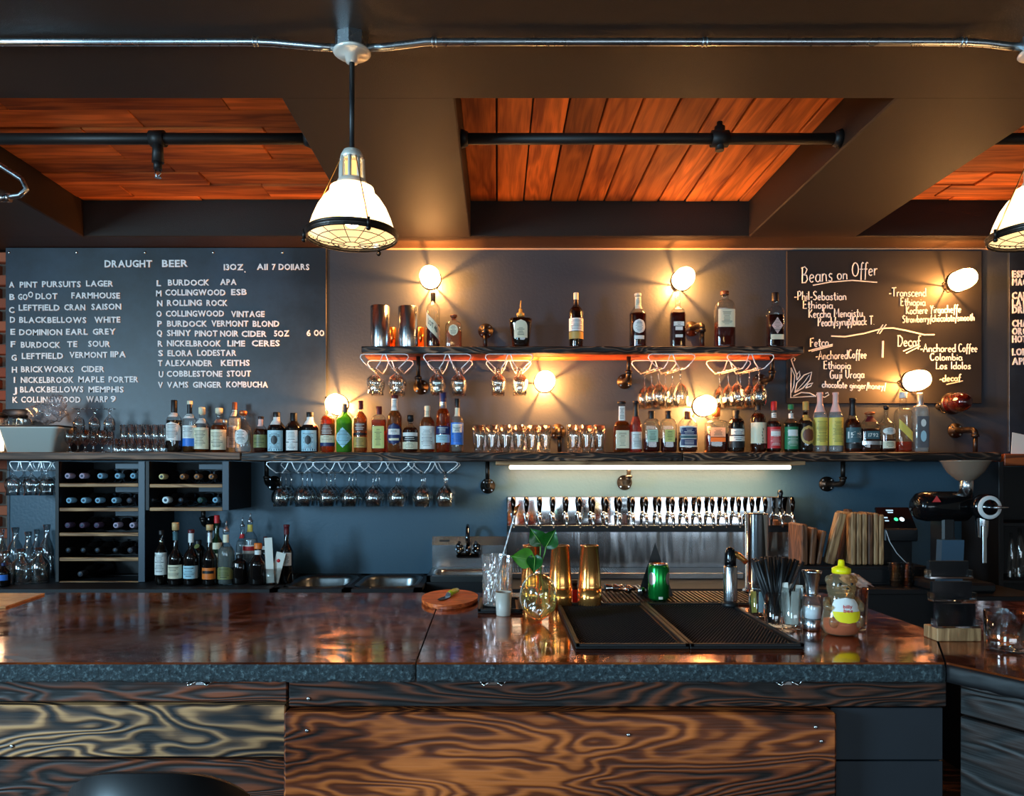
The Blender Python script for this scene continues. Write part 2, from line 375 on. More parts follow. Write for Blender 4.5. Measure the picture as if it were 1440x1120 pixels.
def mat_random(name, c0, c1, rough, bump=0.4, bscale=60):
    m, nt, b = newmat(name); N = nt.nodes.new; L = nt.links.new
    oi = N('ShaderNodeObjectInfo'); cr = N('ShaderNodeValToRGB'); cr.color_ramp.elements[0].color = c0; cr.color_ramp.elements[1].color = c1
    L(oi.outputs['Random'], cr.inputs[0]); L(cr.outputs[0], b.inputs['Base Color']); b.inputs['Roughness'].default_value = rough
    tc = N('ShaderNodeTexCoord'); n = N('ShaderNodeTexNoise'); n.inputs['Scale'].default_value = bscale; L(tc.outputs['Object'], n.inputs['Vector'])
    bp = N('ShaderNodeBump'); bp.inputs['Strength'].default_value = bump; bp.inputs['Distance'].default_value = 0.004; L(n.outputs[0], bp.inputs['Height']); L(bp.outputs[0], b.inputs['Normal'])
    return m
M['brick'] = mat_random('red_brick', rgb(120, 56, 38), rgb(178, 96, 64), 0.85)
M['cabblue'] = mat('cabinet_blue', rgb(46, 62, 76), 0.45, noise=0.1, nscale=8)
M['dark'] = mat('dark_cabinet', rgb(19, 18, 20), 0.55)
M['panelblue'] = mat('dark_blue_panel', rgb(30, 35, 41), 0.55, noise=0.2, nscale=10)
_cm = {}
def cmat(r, g, b, rough=0.5, metal=0.0):
    k = (r, g, b, rough, metal)
    if k not in _cm: _cm[k] = mat('paint_%d_%d_%d' % (r, g, b), rgb(r, g, b), rough, metal)
    return _cm[k]
_lm = {}
def liq(r, g, b):
    k = (r, g, b)
    if k not in _lm:
        c = rgb(r, g, b); _lm[k] = thin('liquid_%d_%d_%d' % k, c, tuple(x * 0.3 for x in c[:3]) + (1,), 0.6, 0.05, diff=0.22, dcol=c)
    return _lm[k]
_gm = {}
def gls(kind):
    if kind not in _gm:
        if kind == 'clear': _gm[kind] = thin('bottle_clear', (0.9, 0.92, 0.92, 1), (0.16, 0.18, 0.2, 1), 1.2)
        elif kind == 'dark': _gm[kind] = mat('bottle_dark', rgb(20, 16, 15), 0.06, coat=0.5)
        elif kind == 'green': _gm[kind] = thin('bottle_green', rgb(120, 190, 60), rgb(30, 70, 15), 1.0, diff=0.45, dcol=rgb(90, 170, 50))
        elif kind == 'dkgreen': _gm[kind] = mat('bottle_dark_green', rgb(18, 46, 26), 0.07, coat=0.5)
        elif kind == 'blue': _gm[kind] = thin('bottle_blue', rgb(60, 90, 190), rgb(20, 30, 80), 1.0, diff=0.3, dcol=rgb(40, 60, 150))
        elif kind == 'brown': _gm[kind] = thin('bottle_brown', rgb(110, 45, 20), rgb(30, 12, 6), 1.0, diff=0.4, dcol=rgb(70, 26, 12))
    return _gm[kind]
# ------------------------------------------------------------------ lettering
_gc = {}
def glyph(ch, bold=0.0):
    k = (ch, bold)
    if k not in _gc:
        c = bpy.data.curves.new('g', 'FONT'); c.body = ch; c.size = 1.0; c.resolution_u = 2; c.offset = bold; c.fill_mode = 'FRONT'
        o = bpy.data.objects.new('g', c); COL.objects.link(o); bpy.context.view_layer.update()
        me = bpy.data.meshes.new_from_object(o); v = [(p.co.x, p.co.y) for p in me.vertices]; f = [tuple(p.vertices) for p in me.polygons]
        bpy.data.objects.remove(o); bpy.data.curves.remove(c); bpy.data.meshes.remove(me)
        x0 = min(p[0] for p in v) if v else 0; x1 = max(p[0] for p in v) if v else 0.3
        _gc[k] = ([(p[0] - x0, p[1]) for p in v], f, x1 - x0)
    return _gc[k]
def line_geo(text, width=None, cap=None, bold=0.02, gap=0.09, jit=0.0, space=0.3):
    """2D verts and faces of a line of letters, left at 0, baseline 0"""
    x = 0; V = []; Fc = []
    for ch in text:
        if ch == ' ': x += space; continue
        v, f, w_ = glyph(ch, bold); n = len(V)
        dy = random.uniform(-jit, jit); r_ = random.uniform(-jit, jit) * 0.8
        V += [(x + a + r_ * b * -1, b + dy + r_ * a) for a, b in v]; Fc += [tuple(i + n for i in q) for q in f]
        x += w_ + gap
    x -= gap
    sx = (width / x) if width else 1; sy = (cap / 0.69) if cap else sx
    return [(a * sx, b * sy) for a, b in V], Fc, x * sx
def flat_text(name, text, x0, x1, zc, cap, Y, m, parent, jit=0.0, th=0.004, bold=0.02, tilt=0.0):
    V, Fc, w_ = line_geo(text, x1 - x0, cap, bold, jit=jit)
    n = len(V); mb = MB()
    v = [(x0 + a, Y - th, zc - cap / 2 + b + a * tilt) for a, b in V] + [(x0 + a, Y, zc - cap / 2 + b + a * tilt) for a, b in V]
    # boundary edges -> sides
    ec = {}
    for q in Fc:
        for i in range(len(q)):
            e = (q[i], q[(i + 1) % len(q)]); ek = tuple(sorted(e)); ec.setdefault(ek, []).append(e)
    f = list(Fc) + [(e[0][0], e[0][1], e[0][1] + n, e[0][0] + n) for e in ec.values() if len(e) == 1]
    mb.add(v, f); return mb.build(name, m, parent)
# =================================================================== STRUCTURE
WY = 4.45; CEIL = EYE + 1.35; DECK = EYE + 1.554
XL, XR = -5.0, 5.2
struct(MB().box(XL, XR, -4, 4.8, -0.1, 0).build('floor', wood('floor_boards', rgb(30, 20, 14), rgb(86, 56, 36), freq=1, rough=0.5)))
struct(MB().box(-2.944, XR, WY, WY + 0.12, EYE + .08, DECK + 0.1).build('wall_back', M['wall']), 'dark grey upper part of the wall behind the bar')
struct(MB().box(-2.944, XR, WY, WY + 0.12, 0, EYE + .08).build('wall_back', M['wall_low']), 'blue teal lower part of the wall behind the bar')
lw = MB()
for a, b, c, d in ((-4, -1.55, 0, 3.1), (-1.55, -.05, 0, 1.35), (-1.55, -.05, 2.65, 3.1), (-.05, 4.8, 0, 3.1)): lw.box(XL - 0.1, XL, a, b, c, d)
struct(lw.build('wall_left', M['plaster']))
fr = MB().box(XL - .08, XL + .03, -1.55, -1.5, 1.35, 2.65).box(XL - .08, XL + .03, -.1, -.05, 1.35, 2.65).box(XL - .08, XL + .03, -1.55, -.05, 1.35, 1.4).box(XL - .08, XL + .03, -1.55, -.05, 2.6, 2.65)
win = struct(fr.build('window_3', M['black'])); MB().box(XL - .05, XL - .04, -1.5, -.1, 1.4, 2.6).build('pane', M['glass'], win)
struct(MB().box(XR, XR + 0.1, -4, 4.8, 0, DECK + 0.1).build('wall_right', M['plaster']))
# front wall with two street windows (openings)
fw = MB(); wl = (-3.5, -1.7, 0.75, 2.55); wr = (0.05, 4.6, 0.8, 1.75)
for a, b, c, d in ((XL, wl[0], 0, 3.1), (wl[0], wl[1], 0, wl[2]), (wl[0], wl[1], wl[3], 3.1), (wl[1], wr[0], 0, 3.1), (wr[0], wr[1], 0, wr[2]), (wr[0], wr[1], wr[3], 3.1), (wr[1], XR, 0, 3.1)):
    fw.box(a, b, -4.12, -4.0, c, d)
struct(fw.build('wall_front', M['plaster']))
for i, (a, b, c, d) in enumerate((wl, wr)):
    fr = MB(); t = 0.05
    fr.box(a, a + t, -4.1, -3.97, c, d).box(b - t, b, -4.1, -3.97, c, d).box(a, b, -4.1, -3.97, c, c + t).box(a, b, -4.1, -3.97, d - t, d)
    win = struct(fr.build('window_%d' % (i + 1), M['black']))
    MB().box(a + t, b - t, -4.06, -4.05, c + t, d - t).build('pane', M['glass'], win)
# ---- ceiling: soffit, deep beams, recesses with deck boards
ceil = struct(MB().box(XL, XR, -4, 4.8, DECK + 0.05, DECK + 0.15).build('ceiling', M['soffit']))
beams = [(-0.78, -0.155), (1.436, 2.05), (-2.99, -2.37), (3.64, 4.25)]
NY, FY = 2.67, 4.23
struct(MB().box(XL, XR, -4, NY, CEIL, DECK + 0.05, 0.006).build('trim_1', M['soffit']), 'wide painted bulkhead across the room in front of the ceiling recesses')
struct(MB().box(XL, XR, FY, WY + 0.1, CEIL, DECK + 0.05, 0.006).build('trim_2', M['soffit']), 'narrow painted beam along the top of the back wall')
for i, (a, b) in enumerate(beams):
    struct(MB().box(a, b, NY - 0.01, FY + 0.01, CEIL, DECK + 0.05, 0.006).build('trim_%d' % (3 + i), M['soffit']))
# thin light line where the wall meets the beam
struct(MB().box(-0.98, 3.0, WY - 0.006, WY, CEIL - 0.008, CEIL + 0.0, 0).build('trim_7', mat('caulk_line', rgb(170, 140, 110), 0.7)), 'pale uneven caulk line between wall and beam')
# middle recess: boards running front to back
x = -0.155
while x < 1.436 - 0.01:
    x1 = min(x + 0.1455, 1.436)
    p = MB().box(-(x1 - x) / 2, (x1 - x) / 2, -0.78, 0.78, 0, 0.03, 0.004).build('deck_board', M['wd_deckY'], ceil, loc=((x + x1) / 2, 3.45, DECK + random.uniform(-0.004, 0.004)))
    x += 0.1535
# side recesses: boards running along the bar, butt joints staggered
def recess_x(xa, xb):
    y = NY; 
    while y < FY:
        y1 = min(y + 0.164, FY); xs = [xa]
        c = xa + random.uniform(0.25, 0.9)
        while c < xb - 0.2: xs.append(c); c += random.uniform(0.6, 1.0)
        xs.append(xb)
        for q in range(len(xs) - 1):
            L_ = xs[q + 1] - xs[q] - 0.004
            MB().box(-L_ / 2, L_ / 2, 0, y1 - y - 0.004, 0, 0.03, 0.003).build('deck_board', M['wd_deckX'], ceil, loc=((xs[q] + xs[q + 1]) / 2, y, DECK + random.uniform(-0.006, 0.006)))
        y += 0.166
recess_x(-2.37, -0.78); recess_x(2.05, 3.64); recess_x(-4.6, -2.99)
# brick wall at far left, every brick its own piece
bw = struct(MB().box(XL, -2.944, WY + 0.1, WY + 0.2, 0, DECK + 0.1).build('wall_brick', mat('mortar', rgb(120, 104, 92), 0.9, bump=0.5)), 'red brick wall beyond the left end of the shelves')
bmesh_ = MB().box(-0.097, 0.097, -0.05, 0.05, -0.029, 0.029, 0.004)
b0 = None; row = 0; z = 0.7
while z < 2.8:
    x = -2.944 - 0.1 - (0.1 if row % 2 else 0)
    while x > -3.75:
        loc = (x, WY + 0.085 + random.uniform(-0.004, 0.004), z)
        if b0 is None: b0 = bmesh_.build('brick', M['brick'], bw, loc=loc)
        else: part_copy(b0, loc, bw)
        x -= 0.207
    z += 0.07; row += 1
# corner return of the grey wall
struct(MB().box(-2.95, -2.935, WY - 0.004, WY + 0.2, 0, CEIL).build('trim_8', M['wall']), 'edge of the painted wall where the brick begins')
# sprinkler pipes (run through the beams)
for nm, x0, x1, lab in (('sprinkler_pipe', -2.37, -0.78, 'black sprinkler pipe crossing the left ceiling recess'), ('sprinkler_pipe', -0.155, 1.436, 'black sprinkler pipe crossing the middle ceiling recess'), ('sprinkler_pipe', 2.05, 3.64, 'black sprinkler pipe crossing the right ceiling recess')):
    t = thing(nm, lab, 'pipe', ((x0 + x1) / 2, 3.1, EYE + 1.40))
    h = (x1 - x0) / 2
    MB().cyl((-h, 0, 0), (h, 0, 0), 0.023).build('pipe', M['darkiron'], t)
    MB().cyl((-h + 0.002, 0, 0), (-h + 0.03, 0, 0), 0.04, 0.028).build('collar', M['darkiron'], t); MB().cyl((h - 0.03, 0, 0), (h - 0.002, 0, 0), 0.028, 0.04).build('collar', M['darkiron'], t)
    if x0 < 0.0 and x0 > -1:
        q = PX(1012, 3.1) - (x0 + x1) / 2
        MB().cyl((q - 0.035, 0, 0), (q + 0.035, 0, 0), 0.034).cyl((q, 0, 0), (q, 0, 0.05), 0.022).cyl((q, 0, 0.04), (q, 0, 0.07), 0.012).build('coupling', M['darkiron'], t)
        MB().cyl((q, 0, -0.05), (q, 0, 0), 0.018).build('sprinkler_head', M['darkiron'], t)
    if x0 < -2:
        q = PX(222, 3.1) - (x0 + x1) / 2
        MB().cyl((q - 0.03, 0, 0), (q + 0.03, 0, 0), 0.033).cyl((q, 0, -0.10), (q, 0, 0), 0.024, 0.02).build('coupling', M['darkiron'], t)
        hd = MB().cyl((q, 0, -0.13), (q, 0, -0.09), 0.017).build('sprinkler_head', M['darkiron'], t)
        MB().tube([(q - 0.008, 0, -0.13), (q - 0.012, 0, -0.145), (q, 0, -0.16), (q + 0.012, 0, -0.145), (q + 0.008, 0, -0.13)], 0.0025, 6).cyl((q, 0, -0.163), (q, 0, -0.16), 0.014).build('deflector', M['steel'], hd)
# conduit under the front bulkhead with straps
CY = 2.29; cz = CEIL - 0.018
def cpt(px, py): return ((px - VX) * CY / F, CY, EYE + (VY - py) * CY / F)
cx = lambda px: (px - VX) * CY / F
jb = cx(495)
cd = thing('conduit', 'long galvanised electrical conduit run along the ceiling bulkhead', 'conduit', (0, CY, CEIL))
def crun(pts): return [(cx(a), 0, b) for a, b in pts]
g = -0.016
MB().tube(crun([(-260, g), (150, g), (352, g), (385, g - .003), (420, g - .010), (450, g - .016), (475, g - .018)]), 0.0115, 10).build('pipe', M['galv'], cd)
MB().tube(crun([(517, g - .018), (540, g - .016), (570, g - .008), (598, g), (980, g), (1352, g), (1385, g - .004), (1415, g - .012), (1442, g - .016)]), 0.0115, 10).build('pipe', M['galv'], cd)
MB().tube(crun([(1484, g - .016), (1530, g - .01), (1570, g), (2000, g)]), 0.0115, 10).build('pipe', M['galv'], cd)
for px in (360, 611, 991, 1354):
    MB().tube([(cx(px) - 0.006, 0.013 * math.cos(a), g + 0.013 * math.sin(a)) for a in [i * PI / 6 for i in range(12)]], 0.002, 5, closed=True).tube([(cx(px) + 0.006, 0.013 * math.cos(a), g + 0.013 * math.sin(a)) for a in [i * PI / 6 for i in range(12)]], 0.002, 5, closed=True).box(cx(px) - 0.008, cx(px) + 0.008, 0.012, 0.03, -0.004, -0.001).build('strap', M['galv'], cd)
# small conduit elbow in the far left corner
el = thing('conduit_elbow', 'short bent conduit with clamp near the left ceiling corner', 'conduit', (PX(10, 3.0), 3.0, CEIL))
MB().tube([(-0.35, 0, -.02), (-0.16, 0, -.05), (-0.04, 0, -.045 - .05), (0.06, 0, -.16), (0.078, 0, -.2), (0.05, 0, -.225), (-0.02, 0, -.235), (-0.3, 0, -.24)], 0.011, 8).build('pipe', M['galv'], el)
MB().cyl((-0.03, 0, -.235), (-0.005, 0, -.235), 0.016).cyl((0.0, 0, -.235), (0.012, 0, -.235), 0.018).build('clamp', M['galv'], el)
# ------------------------------------------------------------------ pendants
ribmat = None
def shade_mat():
    m = bpy.data.materials.new('prismatic_glass_shade'); m.use_nodes = True; nt = m.node_tree; nt.nodes.clear(); N = nt.nodes.new
    tr = N('ShaderNodeBsdfTransparent'); tr.inputs[0].default_value = (1, .86, .66, 1)
    tl = N('ShaderNodeBsdfTranslucent'); tl.inputs[0].default_value = (1, .9, .74, 1)
    e = N('ShaderNodeEmission'); e.inputs[0].default_value = (1, .66, .30, 1); e.inputs[1].default_value = 1.1  # glow of the bulb through the shade, added as emission
    gl = N('ShaderNodeBsdfGlossy'); gl.inputs['Roughness'].default_value = 0.15
    a = N('ShaderNodeMixShader'); a.inputs[0].default_value = 0.65; b = N('ShaderNodeAddShader'); c = N('ShaderNodeMixShader'); c.inputs[0].default_value = 0.08
    o = N('ShaderNodeOutputMaterial'); L = nt.links.new
    L(tr.outputs[0], a.inputs[1]); L(tl.outputs[0], a.inputs[2]); L(a.outputs[0], b.inputs[0]); L(e.outputs[0], b.inputs[1]); L(b.outputs[0], c.inputs[1]); L(gl.outputs[0], c.inputs[2]); L(c.outputs[0], o.inputs[0])
    return m
M['shade'] = shade_mat(); M['bulb'] = emis('lit_bulb', (1, .72, .38, 1), 30)
M['housing'] = mat('pendant_housing', rgb(222, 216, 204), 0.3, metal=0.3)
def pendant(X, label):
    zr = EYE + 0.735                                    # rim height
    t = thing('pendant_lamp', label, 'lamp', (X, CY, CEIL), 0, 'industrial pendant lamps over the bar')
    r0 = zr - CEIL
    MB().lathe([(0.0, -0.0), (0.052, 0), (0.052, -0.045), (0.0, -0.045)], seg=8, smooth=False, n=2).build('junction_box', M['galv'], t)
    MB().lathe([(0.0, -0.045), (0.056, -0.045), (0.058, -0.05), (0.05, -0.056), (0.022, -0.06), (0.018, -0.08), (0.0, -0.082)], seg=24).build('canopy_plate', M['housing'], t)
    for a in (0.4, 1.9, 3.4, 5.0):
        MB().cyl((0.042 * math.cos(a), 0.042 * math.sin(a), -0.056), (0.042 * math.cos(a), 0.042 * math.sin(a), -0.052), 0.004, seg=8).build('screw', M['screw'], t)
    MB().cyl((0, 0, -0.07), (0, 0, r0 + 0.262), 0.0085).build('stem', M['black'], t)
    hs = MB()
    hs.lathe([(0.0, r0 + .268), (0.012, r0 + .268), (0.026, r0 + .262), (0.034, r0 + .248), (0.037, r0 + .232), (0.030, r0 + .232), (0.0, r0 + .236)], seg=24)
    for k in range(8):
        a = 2 * PI * k / 8
        hs.tube([(0.034 * math.cos(a), 0.034 * math.sin(a), r0 + .236), (0.036 * math.cos(a), 0.036 * math.sin(a), r0 + .17), (0.042 * math.cos(a), 0.042 * math.sin(a), r0 + .15)], 0.006, 6)
    hs.lathe([(0.036, r0 + .175), (0.044, r0 + .168), (0.052, r0 + .152), (0.05, r0 + .146), (0.03, r0 + .15), (0.03, r0 + .17), (0.036, r0 + .175)], seg=24, caps=False)
    hs.build('housing', M['housing'], t)
    MB().lathe([(0.0, r0 + .16), (0.02, r0 + .162), (0.022, r0 + .225), (0, r0 + .228)], seg=16).build('socket', emis('socket_bulb_glow', (1, .62, .2, 1), 1.2), t)  # bulb light on the porcelain socket put in as emission
    ns = 96
    wob = lambda q: 1 + 0.008 * math.cos(q * 48)
    sh = MB().lathe([(0.052, r0 + .152), (0.066, r0 + .146), (0.070, r0 + .128), (0.086, r0 + .112), (0.104, r0 + .085), (0.119, r0 + .05), (0.130, r0 + .016), (0.134, r0)], seg=ns, caps=False, wob=wob)
    sh.build('glass_shade', M['shade'], t)
    MB().ball((0, 0, r0 + 0.075), 0.036, 0.036, 0.052).build('bulb', M['bulb'], t)
    rim = MB()
    for rr, zz, th in ((0.138, 0.006, .0055), (0.137, -0.008, .0045)):
        rim.tube([(rr * math.cos(2 * PI * k / 48), rr * math.sin(2 * PI * k / 48), r0 + zz) for k in range(48)], th, 6, closed=True)
    rim.lathe([(0.136, r0 - .01), (0.141, r0 - .008), (0.141, r0 + .008), (0.136, r0 + .01)], seg=48, caps=False)
    rim.build('clamp_ring', M['iron'], t)
    gd = MB()
    for rr, dz in ((0.105, -0.016), (0.062, -0.024), (0.024, -0.028)):
        gd.tube([(rr * math.cos(2 * PI * k / 32), rr * math.sin(2 * PI * k / 32), r0 + dz) for k in range(32)], 0.0013, 4, closed=True)
    for k in range(12):
        a = 2 * PI * k / 12
        gd.tube([(rr * math.cos(a), rr * math.sin(a), r0 + dz) for rr, dz in ((0.136, -.006), (0.105, -0.016), (0.062, -0.024), (0.024, -0.028))], 0.0013, 4)
    gd.build('wire_guard', M['iron'], t)
    for a in (R(185), R(65), R(-60)):
        MB().tube([(0.036 * math.cos(a), 0.036 * math.sin(a), r0 + .235), (0.142 * math.cos(a), 0.142 * math.sin(a), r0 + .008)], 0.0022, 6).build('stay_rod', M['gold'], t)
        c_ = Vector((0.146 * math.cos(a), 0.146 * math.sin(a), r0))
        MB().cyl(c_ - Vector((0, 0, .014)), c_ + Vector((0, 0, .014)), 0.005).ball(c_ - Vector((0, 0, .018)), 0.008, seg=8, rings=5).build('clamp_screw', M['iron'], t)
    point('pendant_light', (X, CY, zr + 0.075), PENDANT_W, WARM, 0.04)
pendant(jb, 'left industrial pendant lamp with glass shade and wire guard hanging on black stem')
pendant(cx(1462), 'right industrial pendant lamp, half out of frame, above the coffee menu')
pendant(jb - 2.11, 'industrial pendant lamp outside the left edge of the view')
# ------------------------------------------------------------------ menu boards
t = thing('beer_menu_board', 'large black draught beer menu board with white capital letters, left of the shelves', 'menu board', (0, 0, 0))
X0, X1 = PX(8, WY - .02), PX(459, WY - .02)
MB().box(X0, X1, WY - 0.022, WY - 0.001, PZ(640, WY), PZ(350, WY), 0.002).build('panel', M['chalkboard'], t)
for px in (13, 108, 204, 300, 397):
    MB().ball((PX(px, WY - .02), WY - 0.024, PZ(355.5, WY - .02)), 0.0085, 0.005, 0.0085, 10, 6).build('screw', M['screw'], t)
YB = WY - 0.022
LN = [("DRAUGHT",443,642,94),("BEER",685,793,92),("I3OZ",945,1027,108),(".",1032,1036,118),("AII",1085,1130,107),("7",1148,1163,107),("DOIIARS",1176,1305,107),
("A",40,63,182),("PINT",85,160,182),("PURSUITS",179,342,180),("LAGER",365,478,177),("B",42,65,234),("GO",78,118,234),("O",120,143,224),("DLOT",152,243,231),("FARMHOUSE",303,507,228),
("C",40,62,289),("LEFTFIELD",81,253,279),("CRAN",273,361,277),("SAISON",387,512,275),("D",44,68,330),("BLACKBELLOWS",83,365,331),("WHITE",400,508,330),
("E",46,66,381),("DOMINION",83,264,383),("EARL",280,371,381),("GREY",393,488,380),("F",47,66,433),("BURDOCK",90,256,436),("TE",285,327,433),("SOUR",374,465,432),
("G",50,73,490),("LEFTFIELD",94,268,483),("VERMONT",295,455,478),("IIPA",468,531,476),("H",52,74,541),("BRICKWORKS",91,312,539),("CIDER",345,441,538),
("I",60,66,584),("NICKELBROOK",90,312,584),("MAPLE",332,441,582),("PORTER",460,584,582),("J",57,74,627),("BLACKBELLOWS",87,353,624),("MEMPHIS",375,522,624),
("K",55,77,668),("COLLINGWOOD",91,341,667),("WARP",366,457,665),("9",468,490,664),
("L",662,680,176),("BURDOCK",710,883,173),("APA",930,998,171),("M",660,687,219),("COLLINGWOOD",699,951,215),("ESB",976,1041,213),("N",664,686,261),("ROLLING",706,852,259),("ROCK",872,960,259),
("O",661,684,305),("COLLINGWOOD",701,945,304),("VINTAGE",976,1116,306),("P",665,684,347),("BURDOCK",706,874,347),("VERMONT",893,1048,346),("BLOND",1067,1178,347),
("Q",663,688,386),("SHINY",706,806,386),("PINOT",823,918,388),("NOIR",930,1006,388),("CIDER",1020,1125,389),("5OZ",1157,1220,388),("6",1294,1311,386),("OO",1325,1368,386),
("R",667,687,431),("NICKELBROOK",706,932,430),("LIME",960,1034,430),("CERES",1063,1180,429),("S",669,688,471),("ELORA",708,812,471),("LODESTAR",833,997,470),
("T",668,686,513),("ALEXANDER",698,896,513),("KEITHS",933,1053,512),("U",671,690,560),("COBBLESTONE",705,938,558),("STOUT",958,1058,557),
("V",668,688,605),("VAMS",706,795,604),("GINGER",815,935,604),("KOMBUCHA",956,1130,603)]
for s_, a, b, c in LN:
    big = s_ in ("DRAUGHT", "BEER") and c < 100
    ww = PX(b / 3, YB) - PX(a / 3, YB); cap = (28 if big else 23.5) / 3 * YB / F
    if s_ == '.': cap = cap
    x0 = PX(a / 3, YB); x1 = x0 + ww
    if len(s_) == 1 and s_ not in 'I.': x1 = x0 + min(ww, 22 / 3 * YB / F)
    flat_text('lettering', s_, x0, x1, PZ(340 + c / 3, YB), cap, YB, M['letters'], t, jit=0.02 if len(s_) > 1 else 0, th=0.005, bold=0.025)
# bean board, hand-written chalk
t2 = thing('bean_menu_board', 'black chalkboard listing coffee beans in white handwriting, right of the bottles', 'menu board', (0, 0, 0))
MB().box(PX(1105, WY), PX(1378, WY), WY - 0.018, WY - 0.001, PZ(568, WY), PZ(354, WY), 0.002).build('panel', M['beanboard'], t2)
def arc(cx_, cy, rx, ry, a0, a1, n=7): return [(cx_ + rx * math.cos(R(a0 + (a1 - a0) * i / n)), cy + ry * math.sin(R(a0 + (a1 - a0) * i / n))) for i in range(n + 1)]
bowl = arc(.25, .25, .22, .25, 60, 390, 9)
SF = {'a': (.52, [arc(.24, .24, .2, .24, 50, 330, 8), [(.44, .48), (.43, .1), (.52, 0)]]),
'b': (.5, [[(.06, 1), (.06, 0)], arc(.25, .24, .19, .24, 150, -170, 9)]), 'c': (.44, [arc(.26, .25, .22, .25, 45, 315, 8)]),
'd': (.54, [arc(.24, .24, .2, .24, 50, 330, 8), [(.45, 1), (.44, .1), (.52, 0)]]), 'e': (.48, [[(.05, .25), (.42, .3)] + arc(.24, .25, .19, .25, 20, 310, 8)]),
'f': (.36, [[(.4, .92), (.3, 1), (.2, .9), (.16, .5), (.12, -.3)], [(0, .5), (.34, .5)]]), 'g': (.5, [arc(.24, .26, .2, .23, 50, 330, 8), [(.44, .48), (.44, -.2), (.3, -.36), (.06, -.28)]]),
'h': (.5, [[(.06, 1), (.06, 0)], [(.06, .3), (.2, .5), (.36, .46), (.42, .3), (.42, 0)]]), 'i': (.2, [[(.1, .5), (.1, 0)], [(.1, .7), (.11, .74)]]),
'j': (.28, [[(.2, .5), (.2, -.2), (.1, -.34), (-.05, -.28)], [(.2, .7), (.21, .74)]]), 'k': (.48, [[(.06, 1), (.06, 0)], [(.4, .5), (.07, .2), (.44, 0)]]), 'l': (.2, [[(.1, 1), (.1, .05), (.16, 0)]]),
'm': (.74, [[(.06, .5), (.06, 0)], [(.06, .35), (.18, .5), (.3, .44), (.34, 0)], [(.34, .35), (.48, .5), (.62, .42), (.66, 0)]]), 'n': (.5, [[(.06, .5), (.06, 0)], [(.06, .35), (.22, .5), (.38, .42), (.42, 0)]]),
'o': (.5, [arc(.24, .25, .2, .25, 90, 450, 10)]), 'p': (.5, [[(.06, .5), (.06, -.35)], arc(.25, .26, .19, .23, 150, -170, 9)]), 'r': (.38, [[(.06, .5), (.06, 0)], [(.06, .32), (.18, .48), (.34, .48)]]),
's': (.42, [[(.36, .44), (.2, .5), (.08, .4), (.16, .27), (.32, .2), (.34, .06), (.2, -.01), (.03, .06)]]), 't': (.36, [[(.17, .85), (.16, .08), (.26, 0), (.34, .04)], [(0, .55), (.34, .55)]]),
'u': (.5, [[(.06, .5), (.08, .1), (.22, 0), (.38, .1), (.42, .5)], [(.42, .5), (.44, 0)]]), 'w': (.66, [[(.04, .5), (.16, 0), (.3, .4), (.46, 0), (.6, .5)]]), 'x': (.46, [[(.04, .5), (.4, 0)], [(.4, .5), (.04, 0)]]),
'y': (.48, [[(.06, .5), (.22, .06)], [(.42, .5), (.22, .02), (.06, -.35)]]), '/': (.3, [[(.28, 1), (.02, -.3)]]), '-': (.36, [[(.03, .3), (.32, .33)]]), '.': (.16, [[(.08, .0), (.1, .04)]]),
'A': (.66, [[(.02, 0), (.3, 1), (.58, 0)], [(.12, .35), (.52, .38)]]), 'B': (.62, [[(.1, 1), (.08, 0)], [(.0, .92), (.3, 1.02), (.5, .85), (.36, .58), (.12, .52)], [(.12, .52), (.46, .46), (.54, .2), (.36, .0), (.02, .02)]]),
'C': (.6, [arc(.32, .5, .28, .5, 50, 315, 9)]), 'D': (.66, [[(.1, 1), (.08, 0)], [(.0, .98), (.3, 1), (.56, .75), (.58, .35), (.35, .02), (.02, 0)]]), 'E': (.54, [[(.46, 1), (.08, .98), (.08, 0), (.48, .02)], [(.08, .52), (.4, .52)]]),
'F': (.52, [[(.5, 1), (.08, .96), (.08, 0)], [(.0, .52), (.4, .54)]]), 'G': (.66, [arc(.32, .5, .28, .5, 50, 340, 9), [(.58, .4), (.36, .4)], [(.58, .4), (.58, .05)]]), 'I': (.24, [[(.12, 1), (.12, 0)]]),
'K': (.6, [[(.08, 1), (.08, 0)], [(.5, .95), (.1, .45), (.54, 0)]]), 'L': (.5, [[(.1, 1), (.08, .02), (.46, .02)]]), 'M': (.8, [[(.06, 0), (.1, 1), (.38, .35), (.66, 1), (.72, 0)]]), 'O': (.7, [arc(.34, .5, .3, .5, 90, 450, 12)]),
'P': (.56, [[(.1, 1), (.08, 0)], [(.0, .92), (.3, 1.02), (.5, .8), (.36, .5), (.1, .45)]]), 'S': (.56, [[(.48, .9), (.28, 1.02), (.08, .85), (.14, .6), (.4, .45), (.48, .2), (.3, 0), (.04, .08)]]), 'T': (.62, [[(.0, .98), (.6, 1.02)], [(.3, 1), (.28, 0)]]),
'U': (.64, [[(.06, 1), (.08, .2), (.28, 0), (.5, .2), (.54, 1)]]), 'Y': (.56, [[(.04, 1), (.26, .5)], [(.52, 1), (.26, .5), (.2, -.1)]]), ' ': (.34, [])}
S2 = 640.0 / 182.5            # not used for placing: zoom scale of notes
